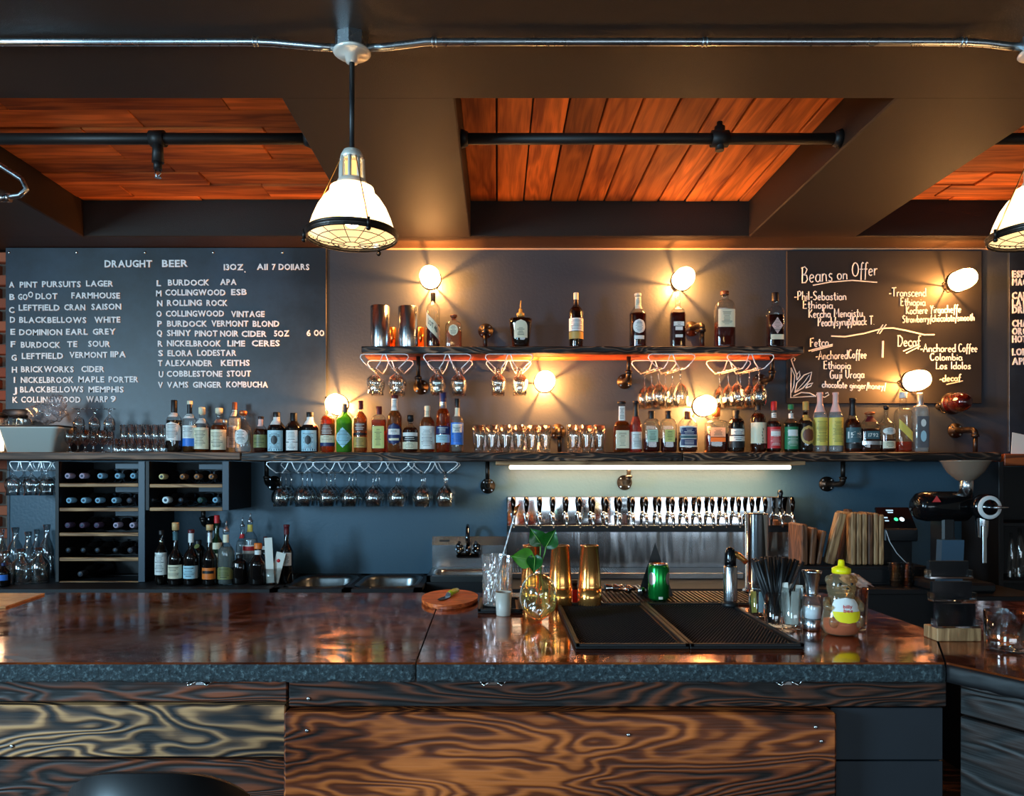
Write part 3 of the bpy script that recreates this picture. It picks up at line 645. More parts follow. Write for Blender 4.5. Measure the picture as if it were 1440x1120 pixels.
def hand(txt, px0, px1, py_base, cap_px, r=0.0037, slope=0.0):
    yb = WY - 0.0185; w_ = sum(SF[c][0] + .06 for c in txt); mb = MB()
    k = (px1 - px0) / w_; cur = 0
    for c in txt:
        adv, st = SF[c]
        for s_ in st:
            P = [(PX(px0 + (cur + a) * k, yb), yb, PZ(py_base - b * cap_px + slope * (cur + a) * k + random.uniform(-.15, .15), yb)) for a, b in s_]
            mb.tube(P, r, 4, smooth=False)
        cur += adv + .06
    mb.build('handwriting', M['chalk'], t2)
def stroke(pts, r=0.0036):
    yb = WY - 0.0185
    MB().tube([(PX(a, yb), yb, PZ(b, yb)) for a, b in pts], r, 4, smooth=False).build('chalk_line', M['chalk'], t2)
q = lambda x, y: (1100 + x / 4.87, 350 + y / 4.87)
hand('Beans', 1127, 1172, 398, 22, slope=-.06); hand('on', 1177, 1193, 393, 16); hand('Offer', 1198, 1235, 389, 19, slope=-.05)
stroke([q(210, 250), q(330, 228), q(480, 216), q(650, 230)])
hand('-Phil-Sebastian', 1117, 1191, 422, 12); hand('Ethiopia', 1129, 1172, 434, 11); hand('Kercha Mengistu.', 1137, 1216, 447, 12, slope=-.02); hand('Peach/syrup/black T.', 1150, 1230, 459, 12, slope=-.03)
hand('-Transcend', 1250, 1303, 417, 12); hand('Ethiopia', 1266, 1302, 430, 11); hand('Kochere Yirgacheffe', 1274, 1352, 442, 11, slope=-.03); hand('Strawberry/chocolate/smooth', 1269, 1371, 454, 10, slope=-.03)
stroke([q(335, 598), q(430, 602), q(560, 580), q(690, 545), q(760, 543), q(850, 560), (1300, 471), (1314, 471)], .0045)
stroke([q(690, 520), q(650, 580)]); stroke([q(712, 518), q(665, 582)]); stroke([q(690, 632), q(686, 745)], .006)
hand('Fetco', 1139, 1166, 488, 12, slope=-.05); stroke([q(180, 700), q(345, 655)], .004); stroke([q(200, 704), q(345, 665)], .003)
hand('-Anchored', 1147, 1193, 506, 12, slope=-.03); hand('Coffee', 1193, 1219, 504, 12); hand('Ethiopia', 1158, 1197, 519, 11); hand('Guji Uraga', 1167, 1216, 533, 12, slope=-.03); hand('chocolate ginger/honey/', 1156, 1246, 545, 9, slope=.03)
hand('Decaf', 1262, 1295, 487, 15); stroke([(1270, 494), (1293, 484)]); stroke([(1274, 497), (1294, 487)])
hand('-Anchored', 1294, 1345, 495, 11); hand('Coffee', 1348, 1375, 495, 11); hand('Colombia', 1308, 1354, 507, 10); hand('Los Idolos', 1316, 1366, 519, 10); hand('-decaf', 1321, 1352, 537, 9, slope=-.05); stroke([(1331, 541), (1354, 536)])
# corner flourish
stroke([q(62, 815), q(58, 1020), q(230, 1010)], .004); stroke([q(62, 815), q(85, 870), q(80, 940), q(64, 985)]); stroke([q(75, 1010), q(130, 985), q(190, 990), q(232, 1012)])
stroke([q(85, 985), q(100, 920), q(150, 865), q(202, 845), q(190, 900), q(140, 955), q(85, 985)]); stroke([q(95, 975), q(150, 915), q(185, 865)], .002)
stroke([q(100, 900), q(98, 865), q(118, 840), q(122, 870), q(100, 900)]); stroke([q(160, 955), q(175, 930), q(210, 920), q(195, 942), q(160, 955)])
stroke([q(98, 860), q(75, 800), q(62, 760), q(75, 742), q(88, 755), q(80, 770)]); stroke([q(232, 1000), q(290, 1018), q(320, 1000), q(312, 985), q(295, 992)])
# coffee menu at the right edge
t3 = thing('coffee_menu_board', 'black coffee menu board with white capitals at the right edge', 'menu board', (0, 0, 0))
MB().box(PX(1416, WY), PX(1475, WY), WY - 0.02, WY - 0.001, PZ(636, WY), PZ(352, WY), 0.002).build('panel', M['chalkboard'], t3)
for s_, py, wd in (('ESPR', 387, 25), ('MAC', 398, 21), ('CAP', 417, 20), ('LAT', 427, 19), ('DRI', 437, 17), ('CHA', 456, 21), ('ORG', 467, 21), ('HOT', 478, 20), ('LON', 496, 21), ('APP', 509, 21)):
    flat_text('lettering', s_, PX(1420, WY), PX(1420 + wd, WY), PZ(py, WY), 9 * WY / F, WY - .02, M['letters'], t3, th=0.005, bold=0.035)
# ------------------------------------------------------------------ shelves and brackets
LS = EYE + 0.1145; US = EYE + 0.715      # tops of lower and upper shelf
LYF, UYF = 4.12, 4.18
def px_at(px, Y): return PX(px, Y)
t = thing('lower_shelf', 'long lower wooden wall shelf of thick charred boards carrying bottles', 'shelf', (0, 0, 0))
zb = LS - 0.05
MB().box(PX(-120, LYF), PX(338, LYF), LYF, WY - .001, zb + 0.008, LS, 0.004).build('board', wood('old_shelf_board', rgb(52, 36, 28), rgb(142, 104, 80), freq=1.6, rings=6, stretch=8, contrast=(0.1, 1.0), rough=0.6), t)
MB().box(PX(339, LYF), PX(960, LYF), LYF, WY - .001, zb, LS, 0.004).build('board', M['wd_shelf'], t)
MB().box(PX(961, LYF), PX(1409, LYF), LYF, WY - .001, zb, LS, 0.004).build('board', M['wd_shelf'], t)
tag(MB().box(PX(1404, LYF), PX(1411, LYF), LYF - .004, WY - .001, 0.0, zb - 0.002, 0.003).build('upright_panel', M['dark']), 'tall dark upright panel carrying the right end of the lower shelf', 'panel')
tag(MB().box(PX(1413, LYF), PX(1640, LYF), LYF, WY - .024, LS - 0.075, LS - 0.01, 0.003).build('shelf', M['wd_shelfred']), 'orange brown wooden shelf at far right under the coffee menu', 'shelf')
t = thing('upper_shelf', 'short upper wooden wall shelf with charred front edge and reddish underside', 'shelf', (0, 0, 0))
MB().box(PX(508, UYF), PX(1131, UYF), UYF, UYF + 0.035, US - 0.04, US, 0.004).build('front_board', M['wd_shelf'], t)
MB().box(PX(508, UYF), PX(1131, UYF), UYF + 0.035, WY - .001, US - 0.04, US - .002, 0.002).build('board', M['wd_shelfred'], t)
# pipe brackets: wall flange, elbow, nipple
def bracket(px, py, zshelf, up, label, grp, side=0.0, Yn=4.30):
    X = PX(px, WY); Z = PZ(py, WY); t = thing('pipe_bracket', label, 'bracket', (X, WY, Z), 0, grp)
    MB().lathe([(0, 0), (0.045, 0), (0.045, 0.008), (0.022, 0.012), (0.020, 0.024), (0, 0.024)], seg=24).build('flange', M['iron'], t, rot=(R(90), 0, 0))
    for a in (45, 135, 225, 315):
        MB().cyl((0.034 * math.cos(R(a)), -0.013, 0.034 * math.sin(R(a))), (0.034 * math.cos(R(a)), -0.007, 0.034 * math.sin(R(a))), 0.005, seg=8).build('screw', M['screw'], t)
    d = Yn - WY; s = 1 if up else -1
    pts = [(0, -0.02, 0), (side * .6, d + 0.05, 0)] + [(side, d + 0.035 - 0.035 * math.sin(a), s * (0.035 - 0.035 * math.cos(a))) for a in (0.4, 0.8, 1.2, PI / 2)]
    MB().tube(pts, 0.017, 12).cyl((side, d, s * 0.03), (side, d, s * 0.045), 0.021).build('elbow', M['iron'], t)
    h = zshelf - Z
    MB().cyl((side, d, s * 0.035), (side, d, h), 0.0125, seg=12).build('nipple', M['iron'], t)
G1 = 'iron pipe brackets of the shelves'
for px, py, lab in ((686, 684, 'iron pipe bracket under lower shelf, beside the wine glass rack'), (878, 679, 'iron pipe bracket under lower shelf above the beer taps'), (1162, 681, 'iron pipe bracket under lower shelf near the cutting boards'), (386, 680, 'iron pipe bracket behind the left end of the wine glass rack'), (300, 736, 'iron pipe bracket under the right wine rack')):
    bracket(px, py, zb if py < 700 else PZ(717, 4.3), True, lab, G1, side=0.03 if px > 1100 else 0)
for px, py, lab in ((592, 545, 'iron pipe bracket under upper shelf between the first hanging snifters'), (878, 537, 'iron pipe bracket under the middle of the upper shelf'), (1068, 537, 'iron pipe bracket under the right end of the upper shelf')):
    bracket(px, py, US - 0.04, True, lab, G1, side=0.02 if px > 1000 else 0)
for px, py, zs, lab in ((683, 466, US, 'iron pipe bracket rising above upper shelf beside the small square bottle'), (972, 463, US, 'iron pipe bracket rising above upper shelf behind dark red bottle'), (1343, 606, LS, 'iron pipe bracket rising above lower shelf at its right end'), (784, 607, LS, 'iron pipe bracket rising above lower shelf between the tumbler groups')):
    bracket(px, py, zs - .001, False, lab, G1, side=0.025 if px > 900 else 0)
# LED strip light on its batten under the lower shelf
t = thing('led_strip_light', 'lit white strip light on wooden batten under the lower shelf', 'light', (0, 0, 0))
MB().box(PX(697, 4.14), PX(1133, 4.14), 4.14, 4.36, zb - 0.022, zb, 0.003).build('batten', M['wd_slat'], t)
MB().box(PX(716, 4.2), PX(1112, 4.2), 4.19, 4.23, zb - 0.046, zb - 0.022, 0.006).build('diffuser', emis('led_diffuser', (1, .86, .58, 1), 3.2), t)
d = area('led_light', ((PX(716, 4.2) + PX(1112, 4.2)) / 2, 4.27, zb - 0.05), (0, 0, 0), 1.6, 0.03, LED_W, (1, .62, .30))
d.rotation_euler = (R(20), 0, 0)
# ------------------------------------------------------------------ wall lamps
M['backglass'] = thin('clear_bulb_back', (1, .95, .88, 1), (.7, .6, .5, 1), 0.5); M['lens'] = emis('lit_lens', (1, .47, .15, 1), 42); M['lensglass'] = emis('lit_lens_side', (1, .62, .26, 1), 5)
def sconce(px, py, label, lit=True):
    Y0 = 4.30; X = PX(px, Y0); Z = PZ(py, Y0)
    t = thing('wall_lamp', label, 'lamp', (X, WY, Z), 0, 'small round wall lamps')
    rx = (R(90), 0, 0)
    MB().lathe([(0, 0), (0.03, 0), (0.03, 0.012), (0.018, 0.016), (0.016, 0.05), (0, 0.052)], seg=16).build('socket', M['darkiron'], t, rot=rx)
    MB().lathe([(0.016, 0.05), (0.024, 0.06), (0.05, 0.10), (0.058, 0.115)], seg=28, caps=False).build('clear_glass_back', M['backglass'], t, rot=rx)
    MB().lathe([(0.056, 0.112), (0.0635, 0.112), (0.0645, 0.126), (0.058, 0.13)], seg=32, caps=False).build('rim', M['iron'], t, rot=rx)
    L_ = MB().lathe([(0.0, 0.116), (0.058, 0.118), (0.0575, 0.20), (0.05, 0.235), (0.034, 0.256), (0.014, 0.265), (0.0, 0.266)], seg=28)
    L_.build('lens', M['lens'] if lit else mat('unlit_dark_bulb', rgb(60, 10, 8), 0.05, coat=1), t, rot=rx)
    sp = MB()
    for k in range(5):
        a = 0.5 + 2 * PI * k / 5
        sp.tube([(0.02 * math.cos(a), -0.02, 0.02 * math.sin(a)), (0.05 * math.cos(a), -0.06, 0.05 * math.sin(a)), (0.061 * math.cos(a), -0.112, 0.061 * math.sin(a))], 0.0035, 5)
    sp.build('ray_spokes', M['darkiron'], t)  # spokes added behind the bulb to cast rays on the wall
    if lit:
        point('sconce_light', (X + 0.004, WY - 0.10, Z), SCONCE_W * (.45 if px > 1200 else 1), (1, .37, .085), 0.008)
for a in ((605, 391, 'lit wall lamp above the bottle lettered LOT 40'), (766, 537, 'lit wall lamp under the upper shelf, above the tumblers'), (960, 393, 'lit wall lamp above the long-necked dark red bottle'), (990, 571, 'lit wall lamp just above the flask with navy shield label'), (474, 569, 'lit wall lamp behind the green bottle on the lower shelf'), (1350, 395, 'lit wall lamp at upper right of the bean chalkboard'), (1286, 536, 'lit wall lamp at the bottom of the bean chalkboard')):
    sconce(*a)
sconce(1343, 567, 'unlit dark red wall lamp at lower right corner of the bean chalkboard', False)
# =================================================================== BAR COUNTER
BF = 1.636; BB = 2.585; SX = -0.188
def slab(name, poly, label):
    t = thing(name, label, 'countertop', (0, 0, 0))
    top = MB().prism(poly, CT - 0.005, CT).build('top_surface', M['bartop'], t)
    return t
def edge_strip(P, t, z0=CT - 0.043, z1=CT - 0.0045, out=0.004, raw=False):
    # rough concrete front edge, slightly uneven
    mb = MB(); n = len(P); rows = 7
    cols = []
    for i in range(n - 1):
        a = Vector((P[i][0], P[i][1])); b = Vector((P[i + 1][0], P[i + 1][1])); L_ = (b - a).length; k = max(2, int(L_ / 0.012)); nr = Vector(((b - a).y, -(b - a).x)).normalized()
        for j in range(k + (1 if i == n - 2 else 0)):
            p = a + (b - a) * j / k; cols.append((p, nr))
    v = []
    for (p, nr) in cols:
        for r_ in range(rows):
            tt = r_ / (rows - 1); bul = out * (1 - (2 * tt - 1) ** 4) * 1.2 + random.uniform(-.0012, .0012) * (0 < r_ < rows - 1)
            q_ = p + nr * bul; v.append((q_.x, q_.y, z0 + (z1 - z0) * tt + (random.uniform(-.002, .001) if r_ == 0 else 0)))
        q_ = p - nr * 0.05; v.append((q_.x, q_.y, z1)); v.append((q_.x, q_.y, z0))
    R_ = rows + 2; f = []
    for i in range(len(cols) - 1):
        for r_ in range(R_):
            a = i * R_ + r_; b = i * R_ + (r_ + 1) % R_; f.append((a, b, b + R_, a + R_))
    f.append(tuple(range(R_))); f.append(tuple(len(v) - R_ + k for k in range(R_)))
    mb.add(v, f, True); return mb if raw else mb.build('rough_edge', M['pebble'], t)
g = 0.0018
c1 = slab('countertop', [(-3.1, BF), (SX - g + .007, BF), (SX - g - .006, BB), (-3.1, BB)], 'left slab of the glossy copper brown bar top, up to the diagonal seam')
edge_strip([(-3.1, BF), (SX - g + .007, BF)], c1)
MB().box(-3.1, SX - .012, BF + .052, BB, CT - 0.043, CT - 0.006).build('slab_body', M['dark'], c1)
c2 = slab('countertop', [(SX + g + .007, BF), (.988, BF), (1.15, 1.955), (1.138, BB), (SX + g - .006, BB)], 'right slab of the glossy copper brown bar top holding the mats and shakers')
edge_strip([(SX + g + .007, BF), (.988, BF)], c2)
MB().box(SX + .012, 0.97, BF + .052, BB, CT - 0.043, CT - 0.006).build('slab_body', M['dark'], c2)
c3 = slab('countertop', [(.993, BF + .002), (1.55, .67), (2.35, .67), (2.35, 2.42), (1.52, 2.42), (1.156, 1.952)], 'far right corner slab of the bar top holding the water tumbler')
edge_strip([(.993, BF + .002), (1.55, .67)], c3, raw=True).build('dark_edge', M['dark'], c3)
MB().prism([(1.07, 1.62), (1.62, .72), (2.3, .72), (2.3, 2.40), (1.55, 2.40), (1.18, 1.95)], CT - 0.043, CT - 0.006).build('slab_body', M['dark'], c3)
# bar front
YF = 1.70
bf = thing('bar_counter', 'bar base clad with wide charred wood planks', 'bar', (0, 0, 0))
def pz(py, Y): return PZ(py, Y)
def plank(x0, x1, z0, z1, y0, y1, m, par, b=0.003):
    X = (x0 + x1) / 2; Z = (z0 + z1) / 2
    return MB().box(x0 - X, x1 - X, y0, y1, z0 - Z, z1 - Z, b).build('plank', m, par, loc=(X, 0, Z))
zt = CT - 0.0445
MB().box(-3.05, 1.02, YF + .045, 2.35, 0, zt - .002).build('carcass', M['dark'], bf)
plank(-3.05, PX(405, YF) - .002, pz(988, YF), zt, YF, YF + .045, M['wd_rail'], bf)
plank(PX(405.5, YF) + .002, 1.03, pz(994, YF), zt, YF - .004, YF + .045, M['wd_rail'], bf)
plank(-3.05, PX(404, YF) - .002, pz(1064, YF), pz(991, YF), YF - .008, YF + .045, M['wd_grey'], bf)
plank(-3.05, PX(404, YF) - .002, pz(1150, YF), pz(1069, YF), YF - .002, YF + .045, M['wd_rail'], bf)
plank(-3.05, PX(404, YF) - .002, .4, pz(1155, YF), YF - .002, YF + .045, M['wd_grey'], bf)
plank(PX(404, YF), PX(1177, 1.67), .64, pz(1003, 1.67), 1.67, YF + .045, M['wd_bar'], bf, 0.005)
plank(PX(404, YF), PX(1177, 1.67), .36, .632, 1.67, YF + .045, M['wd_bar'], bf, 0.005)
plank(PX(404, YF), PX(1177, 1.67), .05, .352, 1.67, YF + .045, M['wd_bar'], bf, 0.005)
plank(-3.05, PX(404, YF) - .002, .05, .39, YF - .002, YF + .045, M['wd_rail'], bf)
xr = PX(1177, 1.67) + .004
plank(xr, 1.03, pz(1069, YF + .012), pz(996, YF + .012), YF + .012, YF + .045, M['panelblue'], bf, 0.001)
plank(xr, 1.03, .5, pz(1071, YF + .012), YF + .012, YF + .045, M['panelblue'], bf, 0.001)
plank(xr, 1.03, .05, .496, YF + .012, YF + .045, M['panelblue'], bf, 0.001)
for px, py, Y in ((434, 983, YF - .004), (432, 1028, 1.67), (17, 1050, YF - .008), (1147, 1023, 1.67), (1155, 1043, 1.67), (884, 1034, 1.67)):
    MB().lathe([(0, 0), (.004, 0), (.0045, .002), (.003, .003), (0, .003)], seg=10).build('screw', M['screw'], bf, loc=(PX(px, Y), Y, PZ(py, Y)), rot=(R(90), 0, 0))
def hook(px):
    Y = YF - .004; X = PX(px, Y)
    t = thing('coat_hook', '', 'hook', (X, Y, zt - .001), 0, 'double hooks under the bar edge')
    MB().tube([(-.028, -.012, -.012), (-.02, -.02, -.017), (-.006, -.012, -.010), (-.004, -.004, -.003)], .0028, 8).ball((-.03, -.010, -.009), .005, seg=8, rings=6).tube([(.028, -.012, -.012), (.02, -.02, -.017), (.006, -.012, -.010), (.004, -.004, -.003)], .0028, 8).ball((.03, -.010, -.009), .005, seg=8, rings=6).box(-.012, .012, -.005, -.0005, -.022, -.0, .002).build('double_hook', M['chrome'], t)
    return t
for px, lab in ((283, 'chrome double hook under the left slab edge'), (693, 'chrome double hook under the middle of the bar edge'), (1106, 'chrome double hook under the bar edge, near the right end')):
    hook(px)['label'] = lab
# returning side of the bar, beyond the corner
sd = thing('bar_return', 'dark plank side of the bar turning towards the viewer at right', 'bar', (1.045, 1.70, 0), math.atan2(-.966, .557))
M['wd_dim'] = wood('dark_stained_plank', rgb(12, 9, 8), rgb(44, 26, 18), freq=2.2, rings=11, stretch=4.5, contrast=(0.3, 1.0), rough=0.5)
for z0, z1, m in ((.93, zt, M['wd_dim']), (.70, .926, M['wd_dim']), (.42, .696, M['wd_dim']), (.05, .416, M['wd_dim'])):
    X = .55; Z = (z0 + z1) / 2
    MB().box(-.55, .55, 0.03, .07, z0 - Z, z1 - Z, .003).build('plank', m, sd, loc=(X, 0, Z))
# bar stool with curved back, only its top edge is in view
def stool():
    Y = 1.22; X = PX(206, Y); zt_ = PZ(1082, Y)
    t = thing('bar_stool', 'black bar stool with curved backrest at lower left', 'stool', (X, Y, 0))
    mb = MB(); nseg = 24; v = []; f = []
    for i in range(nseg + 1):
        u = -1 + 2 * i / nseg; a = u * R(62)
        x = .19 * math.sin(a); y = .13 - .19 * math.cos(a) * .8
        zt2 = zt_ - .085 * abs(u) ** 2.6; zb2 = zt_ - .19 + .02 * abs(u) ** 2
        for dz, dy in ((zb2, 0), (zt2, 0), (zt2, .012), (zb2, .012)): v.append((x * (1 - dy / .19 * .8), y + dy, dz))
    for i in range(nseg):
        for k in range(4): a = i * 4 + k; b = i * 4 + (k + 1) % 4; f.append((a, b, b + 4, a + 4))
    f += [(0, 1, 2, 3), tuple(nseg * 4 + k for k in range(4))]
    mb.add(v, f, True); mb.build('backrest', M['black'], t)
    MB().lathe([(0, .70), (.17, .70), (.18, .715), (.17, .735), (0, .74)], c=(0, .17, 0), seg=28).build('seat', M['black'], t)
    for s_ in (-1, 1): MB().tube([(s_ * .10, -.02, .72), (s_ * .11, -.035, zt_ - .15)], .009, 8).build('back_post', M['darkiron'], t)
    for sx in (-1, 1):
        for sy in (-1, 1): MB().tube([(sx * .10, .17 + sy * .10, .70), (sx * .17, .17 + sy * .17, 0.0)], .011, 8).build('leg', M['darkiron'], t)
    for zz, k in ((.25, .146),):
        MB().tube([(k * a, .17 + k * b, zz) for a, b in ((-1, -1), (1, -1), (1, 1), (-1, 1))], .008, 8, closed=True).build('footrest', M['darkiron'], t)
stool()
# =================================================================== BACK COUNTER
BZ = 0.885; BY = 3.85
SK0, SK1 = PX(392, 4.0), PX(596, 4.0)
for (xa, xb, lab) in ((-3.6, SK0 - .002, 'dark back counter under the wine racks, left of the sinks'), (PX(714, 4.4), PX(1300, 4.0), 'dark back counter under the beer taps and cutting boards')):
    bc = thing('back_counter', lab, 'counter', (0, 0, 0))
    MB().box(xa, xb, BY, WY - .001, BZ - .03, BZ, .003).build('worktop', M['dark'], bc)
    MB().box(xa, xb, BY + .03, WY - .001, 0.0, BZ - .03).build('cabinet_front', M['dark'], bc)
# double bar sink
M['dsteel'] = mat('dull_steel', rgb(120, 122, 122), 0.3, metal=1)
t = thing('bar_sink', 'dark steel double basin sink set in the back counter', 'sink', (0, 0, 0))
def basin(x0, x1, y0, y1, z, dep, par, m, r=.09):
    def rr(x0, x1, y0, y1, r, z):
        P = []
        for cx_, cy_, a0 in ((x1 - r, y1 - r, 0), (x0 + r, y1 - r, 90), (x0 + r, y0 + r, 180), (x1 - r, y0 + r, 270)):
            for k in range(6): a = R(a0 + 18 * k); P.append((cx_ + r * math.cos(a), cy_ + r * math.sin(a), z))
        return P
    o = .012
    rings = [rr(x0 - .02, x1 + .02, y0 - .02, y1 + .02, r + .02, z), rr(x0 - o, x1 + o, y0 - o, y1 + o, r + .01, z + .006), rr(x0, x1, y0, y1, r, z + .004), rr(x0 + .004, x1 - .004, y0 + .004, y1 - .004, r, z - .02), rr(x0 + .02, x1 - .02, y0 + .02, y1 - .02, r, z - dep)]
    v = [p for q_ in rings for p in q_]; n = len(rings[0]); f = []
    for j in range(len(rings) - 1):
        for i in range(n): f.append((j * n + i, j * n + (i + 1) % n, (j + 1) * n + (i + 1) % n, (j + 1) * n + i))
    f.append(tuple((len(rings) - 1) * n + i for i in range(n)))
    return MB().add(v, f, True).build('basin', m, par)
xm = PX(500, 4.1)
basin(SK0 + .05, xm - .03, 3.93, 4.36, BZ - .004, .2, t, M['dsteel']); basin(xm + .03, SK1 - .05, 3.93, 4.36, BZ - .004, .2, t, M['dsteel'])
dk = MB()
for a, b, c, d in ((SK0, SK0 + .04, BY, WY - .001), (xm - .025, xm + .025, BY, WY - .001), (SK1 - .04, SK1, BY, WY - .001), (SK0, SK1, BY, 3.92), (SK0, SK1, 4.37, WY - .001)): dk.box(a, b, c, d, BZ - .02, BZ - .003)
dk.build('deck', M['dark'], t)
MB().box(SK0, SK1, BY, BY + .02, .0, BZ - .02).build('apron', M['dark'], t)
# hand sink with splash back and faucet
t = thing('hand_sink', 'small steel hand sink with upright splash plate', 'sink', (0, 0, 0))
hx0, hx1 = PX(607, 4.4), PX(713, 4.4)
MB().box(hx0, hx1, 4.425, WY - .001, PZ(802, 4.42), PZ(767, 4.42), .002).build('splash_back', M['steel'], t)
MB().prism([(4.425, PZ(767, 4.42)), (4.445, PZ(755, 4.43)), (WY - .001, PZ(755, 4.43)), (WY - .001, PZ(767, 4.42))], hx0, hx1, 'YZ').build('sloped_top', M['steel'], t)
MB().box(PX(618, 4.42), PX(632, 4.42), 4.432, 4.436, PZ(762, 4.43), PZ(759.5, 4.43)).build('label_plate', M['dark'], t)
basin(hx0 + .04, hx1 - .03, 4.12, 4.38, BZ + .03, .12, t, M['steel'], .05)
rm = MB()
for a, b, c, d in ((hx0, hx0 + .022, 4.08, 4.42), (hx1 - .014, hx1, 4.08, 4.42), (hx0, hx1, 4.08, 4.105), (hx0, hx1, 4.395, 4.42)): rm.box(a, b, c, d, BZ + .001, BZ + .034)
rm.build('rim', M['dsteel'], t)
MB().box(hx0, hx1, 4.08, 4.10, 0.0, BZ).build('apron', M['dark'], t)
fc = thing('faucet', 'chrome gooseneck faucet with two lever handles over the hand sink', 'faucet', (PX(658, 4.38), 4.42, PZ(792, 4.4)))
MB().box(-.068, .068, -.05, .004, 0.03, .06, .008).build('body', M['facrome'], fc)
MB().cyl((0, -.025, .05), (0, -.025, .10), .016).tube([(0, -.025, .09), (0, -.03, .17), (0, -.04, .205), (0, -.07, .225), (0, -.11, .21), (0, -.125, .16), (0, -.125, .13)], .011, 12).build('spout', M['facrome'], fc)
for s_ in (-1, 1):
    MB().cyl((s_ * .052, -.025, .05), (s_ * .052, -.025, .09), .017, .02).ball((s_ * .052, -.025, .10), .022).tube([(s_ * .052, -.03, .105), (s_ * .05, -.075, .125), (s_ * .048, -.10, .13)], [.009, .007, .009], 8).build('handle', M['facrome'], fc)
    MB().ball((s_ * .05, -.02, .075), .026, .02, .014).build('escutcheon', M['facrome'], fc)
# draught tap wall
def taps():
    Y = 4.30
    t = thing('draught_tower', 'wide steel draught beer panel with a row of chrome taps', 'beer taps', (0, 0, 0))
    x0, x1 = PX(713, Y), PX(1117, Y)
    MB().box(x0, x1, Y, WY - .001, PZ(740, Y), PZ(699, Y), .004).build('manifold_box', M['mirrorsteel'], t)
    MB().box(x0, x1, Y + .03, WY - .001, PZ(748.5, Y), PZ(740, Y) - .0005).build('black_strip', M['black'], t)  # black strip set back below the manifold box
    MB().box(x0, PX(1117, 4.42), 4.425, WY - .001, BZ, PZ(749, 4.4), .001).build('splash_back', M['splash'], t)
    MB().box(x0, PX(1046, 4.2), 4.20, 4.42, BZ + .0, PZ(806, 4.2), .004).build('drip_tray', M['steel'], t)
    gr = MB(); n = 90; xa, xb = x0 + .01, PX(1046, 4.2) - .01
    for i in range(n):
        a = xa + (xb - xa) * i / n; gr.box(a, a + (xb - xa) / n * .5, 4.21, 4.41, PZ(806, 4.2), PZ(806, 4.2) + .003)
    g_ = gr.build('grille', M['dsteel'], t); g_['kind'] = 'stuff'
    for i in range(22):
        px = 722 + 18.6 * i
        if i == 20: px = 1097
        if i == 21: px = 1113.5
        X = PX(px, Y - .05); zc = PZ(729, Y - .05)
        b = MB()
        b.cyl((0, 0.049, .012), (0, 0, .012), .010, seg=10).lathe([(0, 0), (.015, 0), (.017, .004), (.012, .008), (0, .008)], c=(0, .047, .012), seg=12)
        b.tube([(0, .01, .016), (0, -.012, .012), (0, -.030, -.004), (0, -.036, -.03), (0, -.036, -.052)], [.011, .013, .011, .008, .0065], 10)
        b.cyl((0, -.004, .012), (0, -.004, .032), .010, .008, seg=10).ball((0, -.006, .016), .0135, seg=10, rings=6)
        o = b.build('tap', M['chrome'], t, loc=(X, Y - .05, zc))
        if i == 20:
            MB().lathe([(0, .03), (.007, .03), (.008, .05), (.014, .055), (.010, .065), (.012, .12), (.016, .145), (.013, .16), (0, .163)], seg=14).build('handle', M['blackgloss'], o)['label'] = 'tall black tap handle'
        else:
            MB().tube([(0, -.004, .028), (0, -.012, .06), (0, -.010, .09), (0, .004, .112), (0, .016, .118)], [.006, .011, .015, .014, .008], 10).build('lever', M['dkchrome'], o)
M['dkchrome'] = mat('dark_chrome', rgb(60, 50, 46), 0.12, metal=1)
taps()
# wine racks
def rack(x0, x1, zlo, rows, label, first):
    Y = 4.08; t = thing('wine_rack', label, 'wine rack', (0, 0, 0)); a, b = PX(x0, Y), PX(x1, Y); zt_ = zb - .002
    MB().box(a, a + .02, Y, WY - .001, zlo, zt_, .001).build('side_panel', M['dark'], t)
    MB().box(b - .02, b, Y + .004, WY - .001, zlo, zt_, .001).build('side_panel', M['dark'], t)
    MB().box(a + .02, b - .02, WY - .02, WY - .001, zlo, zt_).build('back_panel', M['dark'], t)
    st = MB().box(b - .036, b, Y - .003, Y + .006, zlo, zt_, .001).build('front_stile', M['cabblue'], t)
    MB().box(a, a + .02, Y - .003, Y + .006, zlo, zt_, .001).build('front_stile', M['dark'], t)
    for r_ in rows:
        z0 = PZ(r_, Y)
        MB().box(a + .02, b - .036, Y, Y + .02, z0 - .0195, z0, .003).build('slat', M['wd_slat'], t)
        MB().box(a + .02, b - .036, Y + .26, Y + .28, z0 - .0195, z0 + .0, .003).build('rear_slat', M['dark'], t)
    for r_ in rows[:3] if len(rows) > 2 else rows:
        z0 = PZ(r_ - 21, Y)
        MB().box(a + .02 + (b - a) * .42, b - .036, Y + .20, Y + .205, z0 - .0, z0 + .028).build('bracing_strip', M['cabblue'], t)
    return t, a, b
rack(78, 204, BZ + .002, [680, 714.5, 749.5, 784.5, 818], 'left wine rack, tall with five wooden slats of lying bottles', True)
rack(205, 322, PZ(718, 4.08), [681, 714], 'right wine rack, short with two wooden slats of lying bottles', False)
NUM = ['first', 'second', 'third', 'fourth', 'fifth', 'sixth', 'seventh', 'eighth', 'ninth', 'tenth', 'eleventh', 'twelfth', 'thirteenth']
ROW = {680: 'top row', 714.5: 'second row', 749.5: 'third row', 784.5: 'fourth row', 818: 'bottom row', 681: 'upper row', 714: 'lower row'}
